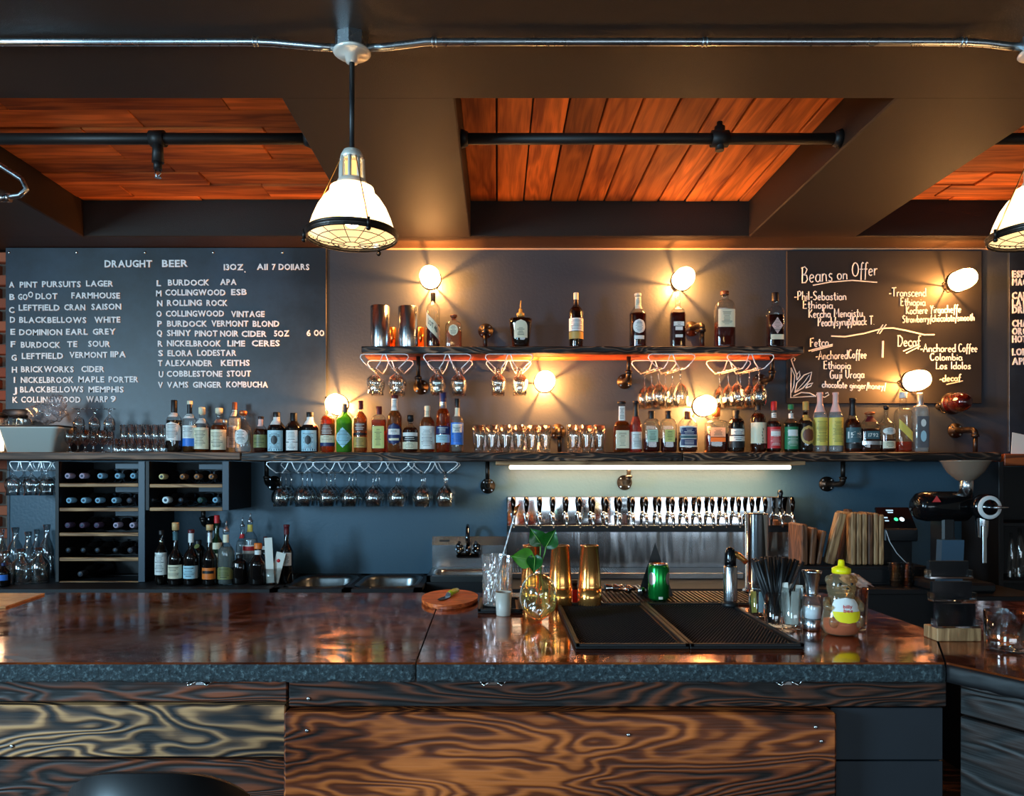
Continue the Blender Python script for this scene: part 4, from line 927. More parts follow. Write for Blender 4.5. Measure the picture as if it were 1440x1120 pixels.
def lying(px, rowy, n, unit, cap, capname, rr=.0155):
    Y = 4.11; X = PX(px, Y); z = PZ(rowy, Y) + .041
    t = thing('wine_bottle', 'lying bottle, %s cap, %s from left, %s of %s rack' % (capname, NUM[n], ROW[rowy], unit), 'bottle', (X, Y, z), 0, 'lying bottles in the wine racks')
    MB().lathe([(0, .30), (.030, .30), (.038, .292), (.0385, .12), (.034, .095), (.018, .075), (.0145, .06), (.0145, .0)], seg=20).build('body', gls('dark'), t, rot=(R(-90), 0, 0))
    MB().lathe([(0, -.003), (rr * .8, -.003), (rr, 0), (rr, .05), (.0147, .055)], seg=20).build('cap', cap, t, rot=(R(-90), 0, 0))
    MB().lathe([(0, -.0045), (rr * .45, -.0045), (rr * .45, -.0025), (0, -.0025)], seg=14).build('seal', cmat(60, 80, 100) if capname != 'gold' else cmat(120, 90, 50), t, rot=(R(-90), 0, 0))
pb, lb, dk_, dp = (cmat(140, 190, 215, .35), 'pale blue'), (cmat(185, 170, 190, .4), 'lilac'), (cmat(60, 58, 62, .4), 'dark grey'), (cmat(84, 66, 88, .4), 'dull purple')
gd_, wt, gn, cp_, bl = (cmat(225, 210, 150, .4), 'cream'), (cmat(225, 240, 242, .4), 'white'), (cmat(50, 80, 72, .4), 'dark green'), (cmat(196, 140, 96, .3, .6), 'copper'), (cmat(26, 26, 28, .4), 'black')
for rowy, items in ((680, [(95, lb), (115.4, lb), (141, pb), (165.3, pb), (187, pb)]), (714.5, [(97, pb), (117.7, pb), (137.6, pb), (160.6, pb), (182, dk_)]), (749.5, [(95, dp), (115.6, dp), (136, dp), (163, lb), (186, lb)]), (784.5, [(96, bl), (117, bl), (137, bl), (162, bl), (183, dk_)]), (818, [(113, dk_)])):
    for n, (px, c) in enumerate(items): lying(px, rowy, n, 'left', c[0], c[1])
for rowy, items in ((681, [(227.3, gd_), (256.5, cp_), (276.6, cp_), (297, cp_)]), (714, [(213.3, bl), (232.9, wt), (254.4, bl), (281.5, gn), (302.7, pb)])):
    for n, (px, c) in enumerate(items): lying(px, rowy, n, 'right', c[0], c[1], .019 if c is wt else .0155)
# cutting boards standing on a black cabinet at the right
t = thing('black_cabinet', 'low black cabinet on the back counter under the cutting boards', 'cabinet', (0, 0, 0))
kx0, kx1, kz = PX(1122, 4.0), PX(1300, 4.0), PZ(791, 4.15)
MB().box(kx0, kx1, 3.98, WY - .03, BZ + .001, kz, .003).build('body', M['dark'], t)
MB().box(kx0 + .03, kx1 - .03, 3.972, 3.979, BZ + .015, kz - .015, .002).build('door', M['black'], t)
def cboard(px, w, top, lean, m, label, Y=4.0, depth=.19):
    h = (791 - top) * Y / F; X = PX(px, Y); wd = w * Y / F
    t = MB().box(-wd / 2, wd / 2, 0, depth, 0, h - .004, .006).build('cutting_board', m); t.location = (X, Y, kz + .003 + abs(math.sin(lean)) * wd / 2); t.rotation_euler = (0, lean, 0)
    tag(t, label, 'cutting board', 'wooden boards standing in a row at the back')
for a in ((1132, 9, 733, 0, M['wd_brown'], 'brown board standing upright at the left end of the board row'), (1143, 8, 738, R(4), M['wd_brown'], 'second short brown board from the left of the row'), (1152, 6, 742, R(10), M['wd_brown'], 'narrow brown board leaning right in the board row'),
          (1168, 12, 716, R(14), M['wd_tan'], 'tall light tan board leaning steeply in the board row', 4.0, .055), (1182, 7, 718, R(9), M['wd_brown'], 'dark board behind the leaning tan board', 4.065, .055), (1192, 7, 716, R(3), M['wd_brown'], 'dark brown board left of the pale upright boards', 4.13, .06)):
    cboard(*a)
for i, (px, tp) in enumerate(((1201, 716), (1209, 717), (1217, 717), (1225, 718), (1233, 717), (1240.5, 719))):
    cboard(px, 6.6, tp, 0, M['wd_tan'] if i != 3 else M['wd_brown'], '%s from left of the six upright tan boards' % NUM[i])
# till / screen with basket
Y = 4.0
t = thing('card_terminal', 'small black tilted screen with green and white lights beside the boards', 'screen', (PX(1268, Y), Y, kz))
sc_ = MB().prism([(0.02, .20), (.10, .31), (.11, .305), (.05, .19)], -.092, .092, 'YZ').build('screen', M['blackgloss'], t)
MB().box(-.09, .09, .0, .16, .13, .20, .006).build('body', M['black'], t)
MB().box(-.085, .085, .05, .15, 0, .13, .003).build('pedestal', M['dark'], t)
nrm = Vector((0, -.11, .08)).normalized()
def onscr(u, v): return Vector((u, .02 + .08 * v, .20 + .11 * v)) + nrm * .0015
for u, v, r_, m_ in ((-.002, .42, .011, emis('green_light', (.05, .9, .3, 1), 1.6)), (.030, .42, .013, emis('white_light', (.75, .95, 1, 1), 2.0))):
    c = onscr(u, v); P = []
    ax = Vector((1, 0, 0)); ay = nrm.cross(ax)
    P = [tuple(c + ax * r_ * math.cos(2 * PI * k / 14) + ay * r_ * math.sin(2 * PI * k / 14)) for k in range(14)]
    MB().add(P, [tuple(range(14))]).build('button_light', m_, sc_)
for u, v, w_ in ((-.055, .5, .02), (-.055, .35, .022), (-.02, .85, .04), (-.02, .75, .03)):
    c = onscr(u, v); ax = Vector((1, 0, 0)); ay = nrm.cross(ax)
    MB().add([tuple(c + ax * w_ / 2 * a + ay * .004 * b) for a, b in ((-1, -1), (1, -1), (1, 1), (-1, 1))], [(0, 1, 2, 3)]).build('screen_print', emis('screen_print', (.6, .85, 1, 1), .7), sc_)
MB().tube([(-.09, -.01, .19), (-.075, -.02, .13), (-.04, -.025, .07), (.0, -.02, .03), (.02, -.02, .012)], .0022, 6).build('cable', cmat(190, 195, 200), t)
# paper notes on wall near the grinder
for i, (a, b, c, d, lab) in enumerate(((1378, 1403, 666, 692, 'white paper note pinned on the wall behind the grinder hopper'), (1384, 1404, 694, 722, 'smaller paper note pinned below the other beside the grinder'))):
    t = thing('paper_note', lab, 'note', (0, 0, 0)); Yn = WY - .003
    MB().box(PX(a, Yn), PX(b, Yn), Yn, Yn + .001, PZ(d, Yn), PZ(c, Yn)).build('sheet', M['paper'], t)
    lm = MB()
    for k in range(4):
        zz = PZ(c + 5 + k * 5, Yn); lm.tube([(PX(a + 3 + j * (b - a - 7) / 8, Yn), Yn - .0008, zz + random.uniform(-.004, .004)) for j in range(8)], .0011, 4)
    lm.build('handwriting', cmat(60, 60, 70), t)['kind'] = 'stuff'
# far right lower shelving
t = thing('side_shelving', 'dark shelving unit at the right edge behind the grinder', 'shelving', (0, 0, 0))
sx0, sx1 = PX(1413, 4.12), PX(1600, 4.12)
MB().box(sx0, sx1, WY - .03, WY - .002, .0, LS - .08).build('back_panel', M['dark'], t)
for zz in (.6, PZ(817, 4.12), PZ(736, 4.12)): MB().box(sx0, sx1, 4.14, WY - .031, zz - .02, zz, .002).build('shelf', M['dark'], t)
for i, (px, top, w_) in enumerate(((1422, 700, 9), (1434, 694, 11))):
    zz = PZ(817, 4.2); h = PZ(top + 50, 4.2) - zz
    b = MB().lathe([(0, 0), (w_ * .002, 0), (w_ * .0021, .004), (w_ * .0021, h * .62), (w_ * .001, h * .8), (w_ * .0008, h), (0, h)], seg=18).build('carafe', M['glass']); b.location = (PX(px, 4.24), 4.24, zz)
    tag(b, ('tall clear carafe on the dark shelving beside the upright panel', 'clear carafe at the extreme right of the dark shelving')[i], 'carafe')
# menu card leaning at the far right shelf
b = MB().box(0, .16, 0, .004, 0, .13, .001).build('menu_card', M['paper']); b.location = (PX(1422, 4.2), 4.2, LS - .008); b.rotation_euler = (R(-12), R(12), 0)
tag(b, 'tilted cream menu card at the far right under the coffee menu', 'card')
# =================================================================== BOTTLES
SHELF_PROF = {}
def smooth_prof(rb, rn, zs, zn, zt, kind='round'):
    """outer outline of a bottle: base, body, shoulder, neck"""
    P = [(0, 0.002), (rb * .82, 0.0), (rb * .96, .004), (rb, .012)]
    if kind == 'flask': P += [(rb * 1.0, zs * .35), (rb, zs * .8)]
    elif kind == 'taper': P = [(0, .002), (rb * .66, 0), (rb * .72, .006), (rb * .82, zs * .4), (rb * .97, zs * .85)]
    else: P += [(rb, zs * .5)]
    P += [(rb, zs)]
    n = 6
    for i in range(1, n + 1):
        u = i / n
        if kind == 'champ': k = 1 - (1 - math.cos(u * PI)) / 2
        elif kind == 'square': k = math.sqrt(max(0, 1 - u ** 2.2)) * .9 + (1 - u) * .1
        else: k = (math.cos(u * PI / 2) ** .9) * .6 + (1 + math.cos(u * PI)) / 2 * .4
        P.append((rn + (rb - rn) * k, zs + (zn - zs) * u))
    P += [(rn * .96, zn + (zt - zn) * .5), (rn * .95, zt - .012), (rn * 1.12, zt - .010), (rn * 1.12, zt)]
    return P
def sect(t, n, asp):
    ct, st = math.cos(t), math.sin(t); k = (abs(ct) ** n + abs(st) ** n) ** (-1.0 / n); return k * ct, k * st * asp
def wrap(u, z, r, n, asp, off=.0008):
    """u = distance along the front measured from its middle"""
    a = u / max(r, 1e-4)
    if n > 2.5:
        x = max(-r * .93, min(r * .93, u)); y = -((max(0, 1 - abs(x / r) ** n)) ** (1 / n)) * r * asp
        return (x, y - off, z)
    return ((r + off) * math.sin(a), -(r + off) * asp * math.cos(a) - (off if asp < 1 else 0), z)
def radius_at(P, z):
    for i in range(len(P) - 1):
        if P[i][1] <= z <= P[i + 1][1] and P[i + 1][1] > P[i][1]:
            u = (z - P[i][1]) / (P[i + 1][1] - P[i][1]); return P[i][0] + (P[i + 1][0] - P[i][0]) * u
    return P[4][0]
def label_patch(P, z0, z1, hw, n, asp, shape, off=.0009):
    rows = 10 if shape != 'rect' else 3; cols = 10; v = []; f = []
    for j in range(rows + 1):
        t = j / rows; z = z0 + (z1 - z0) * t
        if shape == 'rect': k = 1
        elif shape == 'oval': k = math.sqrt(max(0.0001, 1 - (2 * t - 1) ** 2))
        elif shape == 'diamond': k = max(.02, 1 - abs(2 * t - 1))
        elif shape == 'arch': k = 1 if t < .6 else math.sqrt(max(.0001, 1 - ((t - .6) / .4) ** 2))
        elif shape == 'shield': k = 1 - .18 * math.sin(t * PI) ** 2
        elif shape == 'diag': k = 1
        r = max(radius_at(P, z), .004)
        for i in range(cols + 1):
            u = -1 + 2 * i / cols
            zz = z
            if shape == 'diag': zz = z0 + (z1 - z0) * (t * .42 + (1 - (u + 1) / 2) * .58); r = max(radius_at(P, zz), .004)
            v.append(wrap(u * hw * k, zz, r, n, asp, off))
    for j in range(rows):
        for i in range(cols): a = j * (cols + 1) + i; f.append((a, a + 1, a + cols + 2, a + cols + 1))
    return MB().add(v, f, True)
def wrap_text(P, txt, zc, cap, wmax, n, asp, off=.0016, slope=0.0):
    V, Fc, w_ = line_geo(txt, wmax, cap, .02)
    return MB().add([wrap(a - w_ / 2, zc - cap / 2 + b + slope * (a - w_ / 2), max(radius_at(P, zc), .004), n, asp, off) for a, b in V], Fc)
def print_lines(P, z0, z1, hw, n, asp, seed, cnt=None, off=.0016):
    rd = random.Random(seed); mb = MB(); H = z1 - z0; cnt = cnt or max(2, int(H / .010)); r = max(radius_at(P, (z0 + z1) / 2), .004)
    for i in range(cnt):
        zc = z0 + H * (.12 + .76 * (i + .5) / cnt); wd = hw * rd.uniform(.35, .78); h = H / cnt * rd.uniform(.12, .30)
        k = 6; v = []; f = []
        for j in range(k + 1):
            u = -wd + 2 * wd * j / k; v += [wrap(u, zc - h / 2, r, n, asp, off), wrap(u, zc + h / 2, r, n, asp, off)]
        for j in range(k): f.append((2 * j, 2 * j + 2, 2 * j + 3, 2 * j + 1))
        mb.add(v, f)
    return mb
C = dict(white=(232, 232, 226), cream=(232, 222, 190), black=(20, 20, 22), navy=(28, 42, 92), blue=(52, 120, 214), pale=(176, 214, 226), yellow=(232, 208, 96), yg=(206, 206, 120), gold=(196, 158, 82), red=(200, 36, 40),
         green=(36, 128, 80), mint=(176, 206, 184), olive=(128, 130, 78), maroon=(92, 22, 30), dkred=(88, 24, 28), peach=(232, 178, 140), orange=(232, 120, 44), grey=(96, 96, 100), brown=(110, 58, 34), silver=(205, 208, 212), pink=(232, 190, 180), copper=(204, 120, 76), cork=(206, 168, 116), teal=(60, 96, 104), cyan=(160, 214, 226))
def cc(n_): return cmat(*C[n_], .28 if n_ == 'silver' else .45, .9 if n_ in ('silver', 'copper') else 0.0)
def bottle(cx_, top, w_, sh, kind, glass, liquid, level, cap, labels, label, group, Y, zbase, neck=.30, nz=None, n=2.0, asp=1.0, yaw=0.0, extra=None):
    """pixel measures in the photo frame; kind: round / square / champ / flask / taper; cap=(colour, height px, style)"""
    s = F / Y; X = PX(cx_, Y); zt_ = PZ(top, Y) - zbase; rb = w_ / 2 / s; zs = PZ(sh, Y) - zbase; rn = max(rb * neck, .009)
    if n > 2.5: rb *= 0.98
    ch = cap[1] / s if cap else 0; style = cap[2] if cap and len(cap) > 2 else 'screw'
    gt = zt_ - (ch if style in ('cork', 'pourer') else .003)
    zn = min(gt - .02, zs + (nz / s if nz else rb * 1.05))
    P = smooth_prof(rb, rn, zs, zn, gt, kind)
    t = thing('bottle', label, 'bottle', (X, Y, zbase), yaw, group)
    MB().lathe(P, seg=24 if n < 2.5 else 32, n=n, asp=asp).build('glass_body', gls(glass), t)
    if liquid and glass not in ('dark', 'dkgreen'):
        zl = level * gt; Q = [(r * .93, z + .004) for r, z in P if z + .004 < zl]; Q.append((radius_at(P, zl) * .93, zl)); Q.append((0, zl))
        MB().lathe(Q, seg=20 if n < 2.5 else 32, n=n, asp=asp).build('liquid', liq(*liquid), t)
    if cap:
        cm = cc(cap[0]); r0 = rn * 1.16
        if style == 'screw': MB().lathe([(r0, zt_ - ch), (r0 * 1.02, zt_ - .003), (r0 * .9, zt_), (0, zt_)], seg=18, caps=False).build('cap', cm, t)
        elif style == 'foil': MB().lathe([(max(radius_at(P, zt_ - ch), rn) * 1.06, zt_ - ch), (rn * 1.1, zt_ - ch * .55), (rn * 1.08, zt_ - .014), (rn * 1.25, zt_ - .012), (rn * 1.25, zt_ - .001), (0, zt_)], seg=18, caps=False).build('neck_foil', cm, t)
        elif style == 'cork': MB().lathe([(rn * .8, gt - .005), (rn * .8, gt), (rn * 1.3, gt + .001), (rn * 1.35, zt_ - .003), (rn * 1.1, zt_), (0, zt_)], seg=18).build('stopper', cm, t)
        elif style == 'pourer':
            p = MB().lathe([(rn * .8, gt - .004), (rn * 1.1, gt), (rn * 1.05, gt + ch * .18), (rn * .5, gt + ch * .25), (rn * .45, gt + ch * .45)], seg=14)
            p.tube([(0, 0, gt + ch * .4), (0, 0, gt + ch * .7), (.002, 0, gt + ch)], [.0045, .004, .0025], 8); p.build('pourer', cm, t)
    for i, lb_ in enumerate(labels):
        # (top px, bottom px, colour, half width fraction, shape, text, text colour)
        z1 = PZ(lb_[0], Y) - zbase; z0 = PZ(lb_[1], Y) - zbase; r = radius_at(P, (z0 + z1) / 2); hw = r * lb_[3]
        shape = lb_[4] if len(lb_) > 4 else 'rect'; txt = lb_[5] if len(lb_) > 5 else None; tc_ = lb_[6] if len(lb_) > 6 else ('black' if sum(C[lb_[2]]) > 330 else 'white')
        lp = label_patch(P, z0, z1, hw, n, asp, shape, .0009 + .0004 * i).build('label', cc(lb_[2]), t)
        small = hw * .8
        if txt == '': continue
        if txt:
            wrap_text(P, txt, (z0 + z1) / 2 if shape != 'diag' else z0 + (z1 - z0) * .52, (z1 - z0) * (.45 if shape != 'diag' else .15), hw * (1.5 if shape != 'diag' else .95), n, asp, .0020 + .0004 * i, -.62 * (z1 - z0) / (2 * hw) if shape == 'diag' else 0).build('lettering', cc(tc_), lp)
        elif z1 - z0 > .02:
            print_lines(P, z0, z1, small, n, asp, hash((cx_, i)) % 999 if False else int(cx_) + i, off=.0018 + .0004 * i).build('print', cc(tc_), lp)['kind'] = 'stuff'
    return t, P
GL = 'spirit bottles on the lower shelf'; GU = 'spirit bottles on the upper shelf'
AMB = (176, 84, 20); DAMB = (110, 40, 14); RED = (120, 26, 18); CLR = (225, 232, 235); GLD = (206, 140, 50); ORG = (214, 96, 26)
YL = 4.235
lower = [
 (245, 563, 21, 592, 'round', 'clear', (70, 50, 36), .62, ('black', 17, 'screw'), [(594, 620, 'white', 1.3, 'arch'), (581, 587, 'white', 1.2)], 'clear gin bottle with black cap and white arched label, left end of the row'),
 (267, 564, 19, 592, 'round', 'clear', (150, 90, 40), .5, ('cream', 5, 'screw'), [(599, 617, 'white', 1.4), (617, 628, 'blue', 1.4, 'rect', ''), (569, 582, 'black', 1.3, 'rect', ''), (583, 589, 'white', 1.3)], 'bottle with white label ending in a bright blue band'),
 (284, 573, 20, 600, 'round', 'clear', AMB, .62, ('cream', 10, 'cork'), [(602, 632, 'cream', 1.4), (589, 596, 'white', 1.3)], 'short bottle with cream cork and tall cream label, right of blue band bottle'),
 (308, 574, 22, 602, 'round', 'clear', AMB, .7, ('cream', 8, 'cork'), [(605, 633, 'cream', 1.35), (590, 595, 'silver', 1.3, 'rect', '')], 'broad bottle with cream stopper and cream label with slanting script'),
 (330, 566, 17, 590, 'round', 'clear', CLR, .7, ('brown', 10, 'screw'), [(600, 630, 'white', 1.0), (577, 586, 'white', 1.3)], 'tall slim clear bottle with copper brown neck behind a round flask'),
 (342, 578, 23, 605, 'round', 'clear', CLR, .6, ('copper', 6, 'cork'), [(604, 626, 'white', .9, 'oval')], 'round shouldered clear bottle with copper topped stopper'),
 (367, 586, 20, 608, 'round', 'clear', DAMB, .66, ('black', 3, 'screw'), [(612, 630, 'olive', 1.3), (590, 600, 'pink', 1.2, 'rect', '')], 'short dark amber bottle with olive label'),
 (389, 580, 25, 604, 'round', 'dark', None, 0, ('black', 6, 'screw'), [(606, 635, 'pale', 1.0), (587, 598, 'white', 1.4, 'rect', ''), (613, 626, 'black', .35, 'oval', '')], 'left one of two black bottles with pale blue label and white neck'),
 (413, 581, 24, 604, 'round', 'dark', None, 0, ('black', 17, 'screw'), [(606, 622, 'white', .7), (623, 634, 'white', .7)], 'black bottle with black neck between the two white necked ones'),
 (436, 580, 25, 604, 'round', 'dark', None, 0, ('black', 6, 'screw'), [(606, 635, 'pale', 1.0), (587, 598, 'white', 1.4, 'rect', ''), (613, 626, 'black', .35, 'oval', '')], 'right one of two black bottles with pale blue label and white neck'),
 (461, 558, 20, 592, 'round', 'clear', ORG, .66, ('brown', 14, 'screw'), [(597, 613, 'brown', 1.35), (613, 623, 'cream', 1.35), (623, 628, 'navy', 1.35, 'rect', '')], 'bottle with brown label over white and navy bands, before the lit lamp'),
 (484, 568, 22, 592, 'round', 'green', (30, 90, 30), .6, ('grey', 12, 'screw'), [(602, 630, 'cyan', 1.35, 'diamond')], 'green glass bottle with pale blue diamond label'),
 (507, 564, 19, 590, 'round', 'clear', (200, 130, 60), .8, ('maroon', 12, 'screw'), [(595, 607, 'brown', 1.2), (609, 613, 'black', 1.3, 'rect', ''), (615, 630, 'gold', 1.2)], 'clear bottle with maroon cap and stacked brown and gold labels'),
 (533, 572, 21, 594, 'square', 'clear', ORG, .72, ('maroon', 11, 'screw'), [(600, 631, 'yg', .80)], 'square bottle with tall yellow green label and orange spirit'),
 (555, 556, 21, 588, 'round', 'clear', (190, 120, 60), .8, ('dkred', 5, 'screw'), [(596, 626, 'navy', 1.2, 'oval', '', 'white'), (561, 578, 'white', 1.3), (604, 612, 'white', .8), (617, 620, 'cream', .7, 'rect', '')], 'tall bottle with navy oval label and white neck'),
 (577, 584, 21, 606, 'round', 'clear', DAMB, .8, ('black', 9, 'cork'), [(609, 614, 'white', 1.3, 'rect', ''), (614, 621, 'black', 1.3), (622, 632, 'cream', 1.3)], 'short squat bottle with black and white striped label'),
 (601, 571, 21, 596, 'round', 'clear', (190, 110, 60), .8, ('cream', 6, 'screw'), [(600, 632, 'white', 1.35), (577, 587, 'cream', 1.25)], 'bottle with plain white square label and cream neck'),
 (623, 552, 20, 584, 'round', 'clear', (200, 84, 24), .86, ('navy', 14, 'screw'), [(600, 611, 'navy', 1.35), (612, 623, 'pale', 1.2), (566, 575, 'silver', 1.25)], 'tall amber bottle with navy cap and navy over pale label'),
 (643, 561, 18, 592, 'round', 'clear', (200, 190, 180), .8, ('black', 12, 'screw'), [(595, 626, 'blue', 1.3), (597, 609, 'white', .8), (574, 586, 'cream', 1.25, 'rect', '')], 'slim bottle with bright blue and white label, right end of this row'),
 (874, 565, 24, 603, 'square', 'clear', AMB, .62, ('black', 3, 'screw'), [(606, 631, 'cream', .78, 'rect', 'Berkeley' if False else None), (572, 592, 'white', 1.2)], 'square bottle with long white neck beside the tumblers'),
 (894, 564, 19, 602, 'champ', 'clear', (222, 130, 110), .75, ('black', 22, 'foil'), [(608, 632, 'white', .9)], 'pink bottle with black foil neck'),
 (916, 578, 23, 600, 'square', 'clear', RED, .34, ('black', 11, 'screw'), [(605, 622, 'mint', .66)], 'squarish bottle with mint label and black cap'),
 (940, 578, 23, 600, 'square', 'clear', RED, .34, ('black', 11, 'screw'), [(605, 622, 'yg', .62)], 'squarish bottle with yellow green label and black cap'),
 (967, 579, 27, 598, 'flask', 'clear', DAMB, .5, ('brown', 11, 'screw'), [(600, 629, 'white', 1.0, 'shield', ''), (602, 612, 'navy', .85), (613, 617, 'teal', 1.0, 'rect', ''), (618, 627, 'navy', .85)], 'round shouldered flask with white edged navy shield label'),
 (1007, 574, 32, 596, 'square', 'clear', DAMB, .52, ('copper', 12, 'cork'), [(602, 615, 'peach', .66), (616, 622, 'orange', .66, 'rect', '')], 'widest flat bottle with peach label and copper cap'),
 (1035, 577, 23, 596, 'round', 'clear', (40, 24, 20), .8, ('black', 12, 'screw'), [(603, 630, 'black', 1.25, 'rect', ''), (604, 612, 'white', .9), (614, 621, 'white', 1.1)], 'bottle with black label and bold white print'),
 (1066, 567, 22, 590, 'round', 'clear', DAMB, .8, ('black', 10, 'screw'), [(595, 624, 'cream', 1.35, 'rect', '')], 'bottle with cream label bearing black vertical script'),
 (1088, 565, 20, 598, 'round', 'clear', (70, 16, 14), .62, ('red', 12, 'screw'), [(601, 631, 'red', 1.3), (581, 588, 'white', 1.3), (607, 614, 'white', .7, 'rect', '')], 'bottle with red label and red cap'),
 (1112, 569, 20, 598, 'round', 'clear', (24, 60, 40), .62, ('green', 7, 'screw'), [(601, 632, 'green', 1.3), (582, 589, 'white', 1.3), (605, 614, 'white', .7, 'rect', '')], 'bottle with green label and green cap'),
 (1133, 565, 21, 597, 'round', 'clear', (60, 40, 30), .8, ('gold', 12, 'screw'), [(599, 626, 'gold', 1.0, 'oval', ''), (603, 622, 'brown', .75, 'oval', ''), (584, 592, 'gold', 1.2, 'rect', '')], 'bottle with round gold medal label and gold neck bands'),
 (1153, 552, 20, 586, 'round', 'clear', CLR, .8, ('pink', 28, 'foil'), [(588, 627, 'yellow', 1.35)], 'left one of the pair with tall yellow labels'),
 (1175, 552, 20, 586, 'round', 'clear', CLR, .8, ('pink', 28, 'foil'), [(588, 627, 'yellow', 1.35)], 'right one of the pair with tall yellow labels'),
 (1199, 560, 22, 600, 'champ', 'clear', (120, 44, 24), .62, ('black', 25, 'foil'), [(602, 623, 'teal', 1.3, 'rect', 'B', 'white'), (624, 631, 'black', 1.3, 'rect', '')], 'bottle with black foil neck and dark label reading B'),
 (1223, 580, 30, 603, 'flask', 'clear', DAMB, .62, ('copper', 3, 'cork'), [(607, 618, 'teal', .62, 'rect', '1792', 'white'), (586, 594, 'maroon', 1.3, 'rect', ''), (621, 626, 'silver', .9, 'rect', '')], 'squat flask with maroon neck reading 1792'),
 (1246, 571, 24, 600, 'round', 'clear', DAMB, .3, ('black', 5, 'cork'), [(621, 631, 'cream', .8), (602, 612, 'white', .8, 'oval')], 'round shouldered clear bottle with black cork and cream base label'),
 (1270, 552, 22, 585, 'square', 'clear', (226, 84, 24), .18, ('white', 8, 'screw'), [(590, 622, 'yellow', .88, 'diag', '')], 'clear bottle with diagonal yellow ribbon label'),
 (1294, 553, 21, 580, 'square', 'clear', CLR, .8, ('silver', 18, 'screw'), [(586, 630, 'grey', .8, 'rect', ''), (590, 601, 'white', .35, 'oval', ''), (606, 622, 'pale', .4, 'oval', '')], 'clear bottle with dark picture label of a white flower, right end'),
]
for i, b_ in enumerate(lower):
    sq = b_[4] == 'square'
    asp = .62 if b_[0] == 1007 else (.8 if sq else (.7 if b_[4] == 'flask' else 1))
    t, P = bottle(*b_[:10], b_[10], GL, YL + (.11 if b_[0] in (330,) else (.06 if b_[0] == 1007 else random.uniform(-.012, .012))), LS + .0005, n=4.5 if sq else (2.8 if b_[4] == 'flask' else 2.0), asp=asp,
        nz=(10 if b_[0] in (874,) else (20 if b_[4] == 'champ' else None)), neck={874: .42, 894: .36, 1246: .22, 1270: .40, 1294: .34, 555: .42, 623: .42, 1007: .26, 967: .28}.get(b_[0], .34))
    if b_[0] == 1066:
        rl = MB()
        for k in range(5): rl.tube([wrap(.010 + random.uniform(-.004, .004), .055 + k * .018 + .006 * q, radius_at(P, .1), 2, 1, .003) for q in range(3)], .0016, 4)
        rl.build('script', cc('black'), t)
# small second-row bottles seen between the others
for a in ((316, 590, 18, 612, 'round', 'clear', CLR, .6, ('silver', 8, 'cork'), [(614, 630, 'white', 1.1)], 'clear bottle half hidden between cream label bottle and slim bottle'),
          (545, 596, 14, 612, 'round', 'clear', ORG, .8, ('black', 6, 'screw'), [], 'small amber bottle half hidden left of the striped label bottle'),
          (997, 600, 12, 606, 'round', 'clear', (214, 90, 80), .7, ('pink', 5, 'screw'), [(612, 628, 'white', .8)], 'small pink bottle squeezed left of the widest flat bottle')):
    bottle(*a[:10], a[10], GL, 4.34, LS + .0005)
YU = 4.27
upper = [
 (609, 412, 19, 434, 'round', 'clear', (120, 20, 24), .42, ('black', 14, 'screw'), [(437, 484, 'cream', 1.45, 'diag', 'LOT 40', 'black')], 'tall bottle with diagonal cream label reading LOT 40', {}),
 (638, 443, 24, 460, 'square', 'clear', (222, 160, 110), .55, ('brown', 4, 'cork'), [(458, 474, 'cream', .55, 'oval')], 'small square bottle with round pale label', {}),
 (732, 423, 34, 450, 'taper', 'clear', (40, 20, 14), .95, ('gold', 22, 'pourer'), [(452, 477, 'cream', .62, 'arch')], 'crown shaped dark bottle with gold pourer', dict(n=2.8, neck=.3)),
 (810, 412, 20, 440, 'round', 'clear', (60, 26, 14), .84, ('cream', 10, 'screw'), [(449, 467, 'white', 1.4), (468, 478, 'gold', 1.4, 'rect', ''), (422, 433, 'black', 1.2, 'rect', '')], 'bottle with white label over gold band and cream cap', {}),
 (897, 413, 24, 444, 'round', 'clear', (104, 24, 14), .64, ('cream', 4, 'screw'), [(451, 471, 'white', .75, 'oval'), (474, 479, 'white', .6, 'rect', ''), (418, 436, 'cream', 1.2)], 'dark red bottle with round white label', dict(neck=.36)),
 (953, 409, 21, 444, 'square', 'clear', (110, 26, 14), .62, None, [(454, 460, 'white', .7), (461, 466, 'white', .5, 'rect', ''), (472, 476, 'white', .5, 'rect', '')], 'long necked dark red bottle with white print under a lit lamp', dict(neck=.34)),
 (1019, 410, 28, 436, 'square', 'clear', (140, 40, 20), .46, ('brown', 5, 'screw'), [(437, 462, 'cream', .86)], 'wide square bottle with large cream label', dict(neck=.36)),
 (1090, 412, 23, 442, 'square', 'clear', (70, 20, 18), .6, ('black', 12, 'screw'), [(448, 471, 'pink', .7, 'diamond'), (472, 479, 'cream', .8, 'rect', '')], 'bottle with diamond label and black cap, right end of the upper shelf', dict(neck=.36)),
]
for b_ in upper:
    kw = dict(b_[11]); kw.setdefault('n', 4.5 if b_[4] == 'square' else 2.0)
    bottle(*b_[:10], b_[10], GU, YU, US + .0005, asp=.8 if kw['n'] > 2 else 1, **kw)
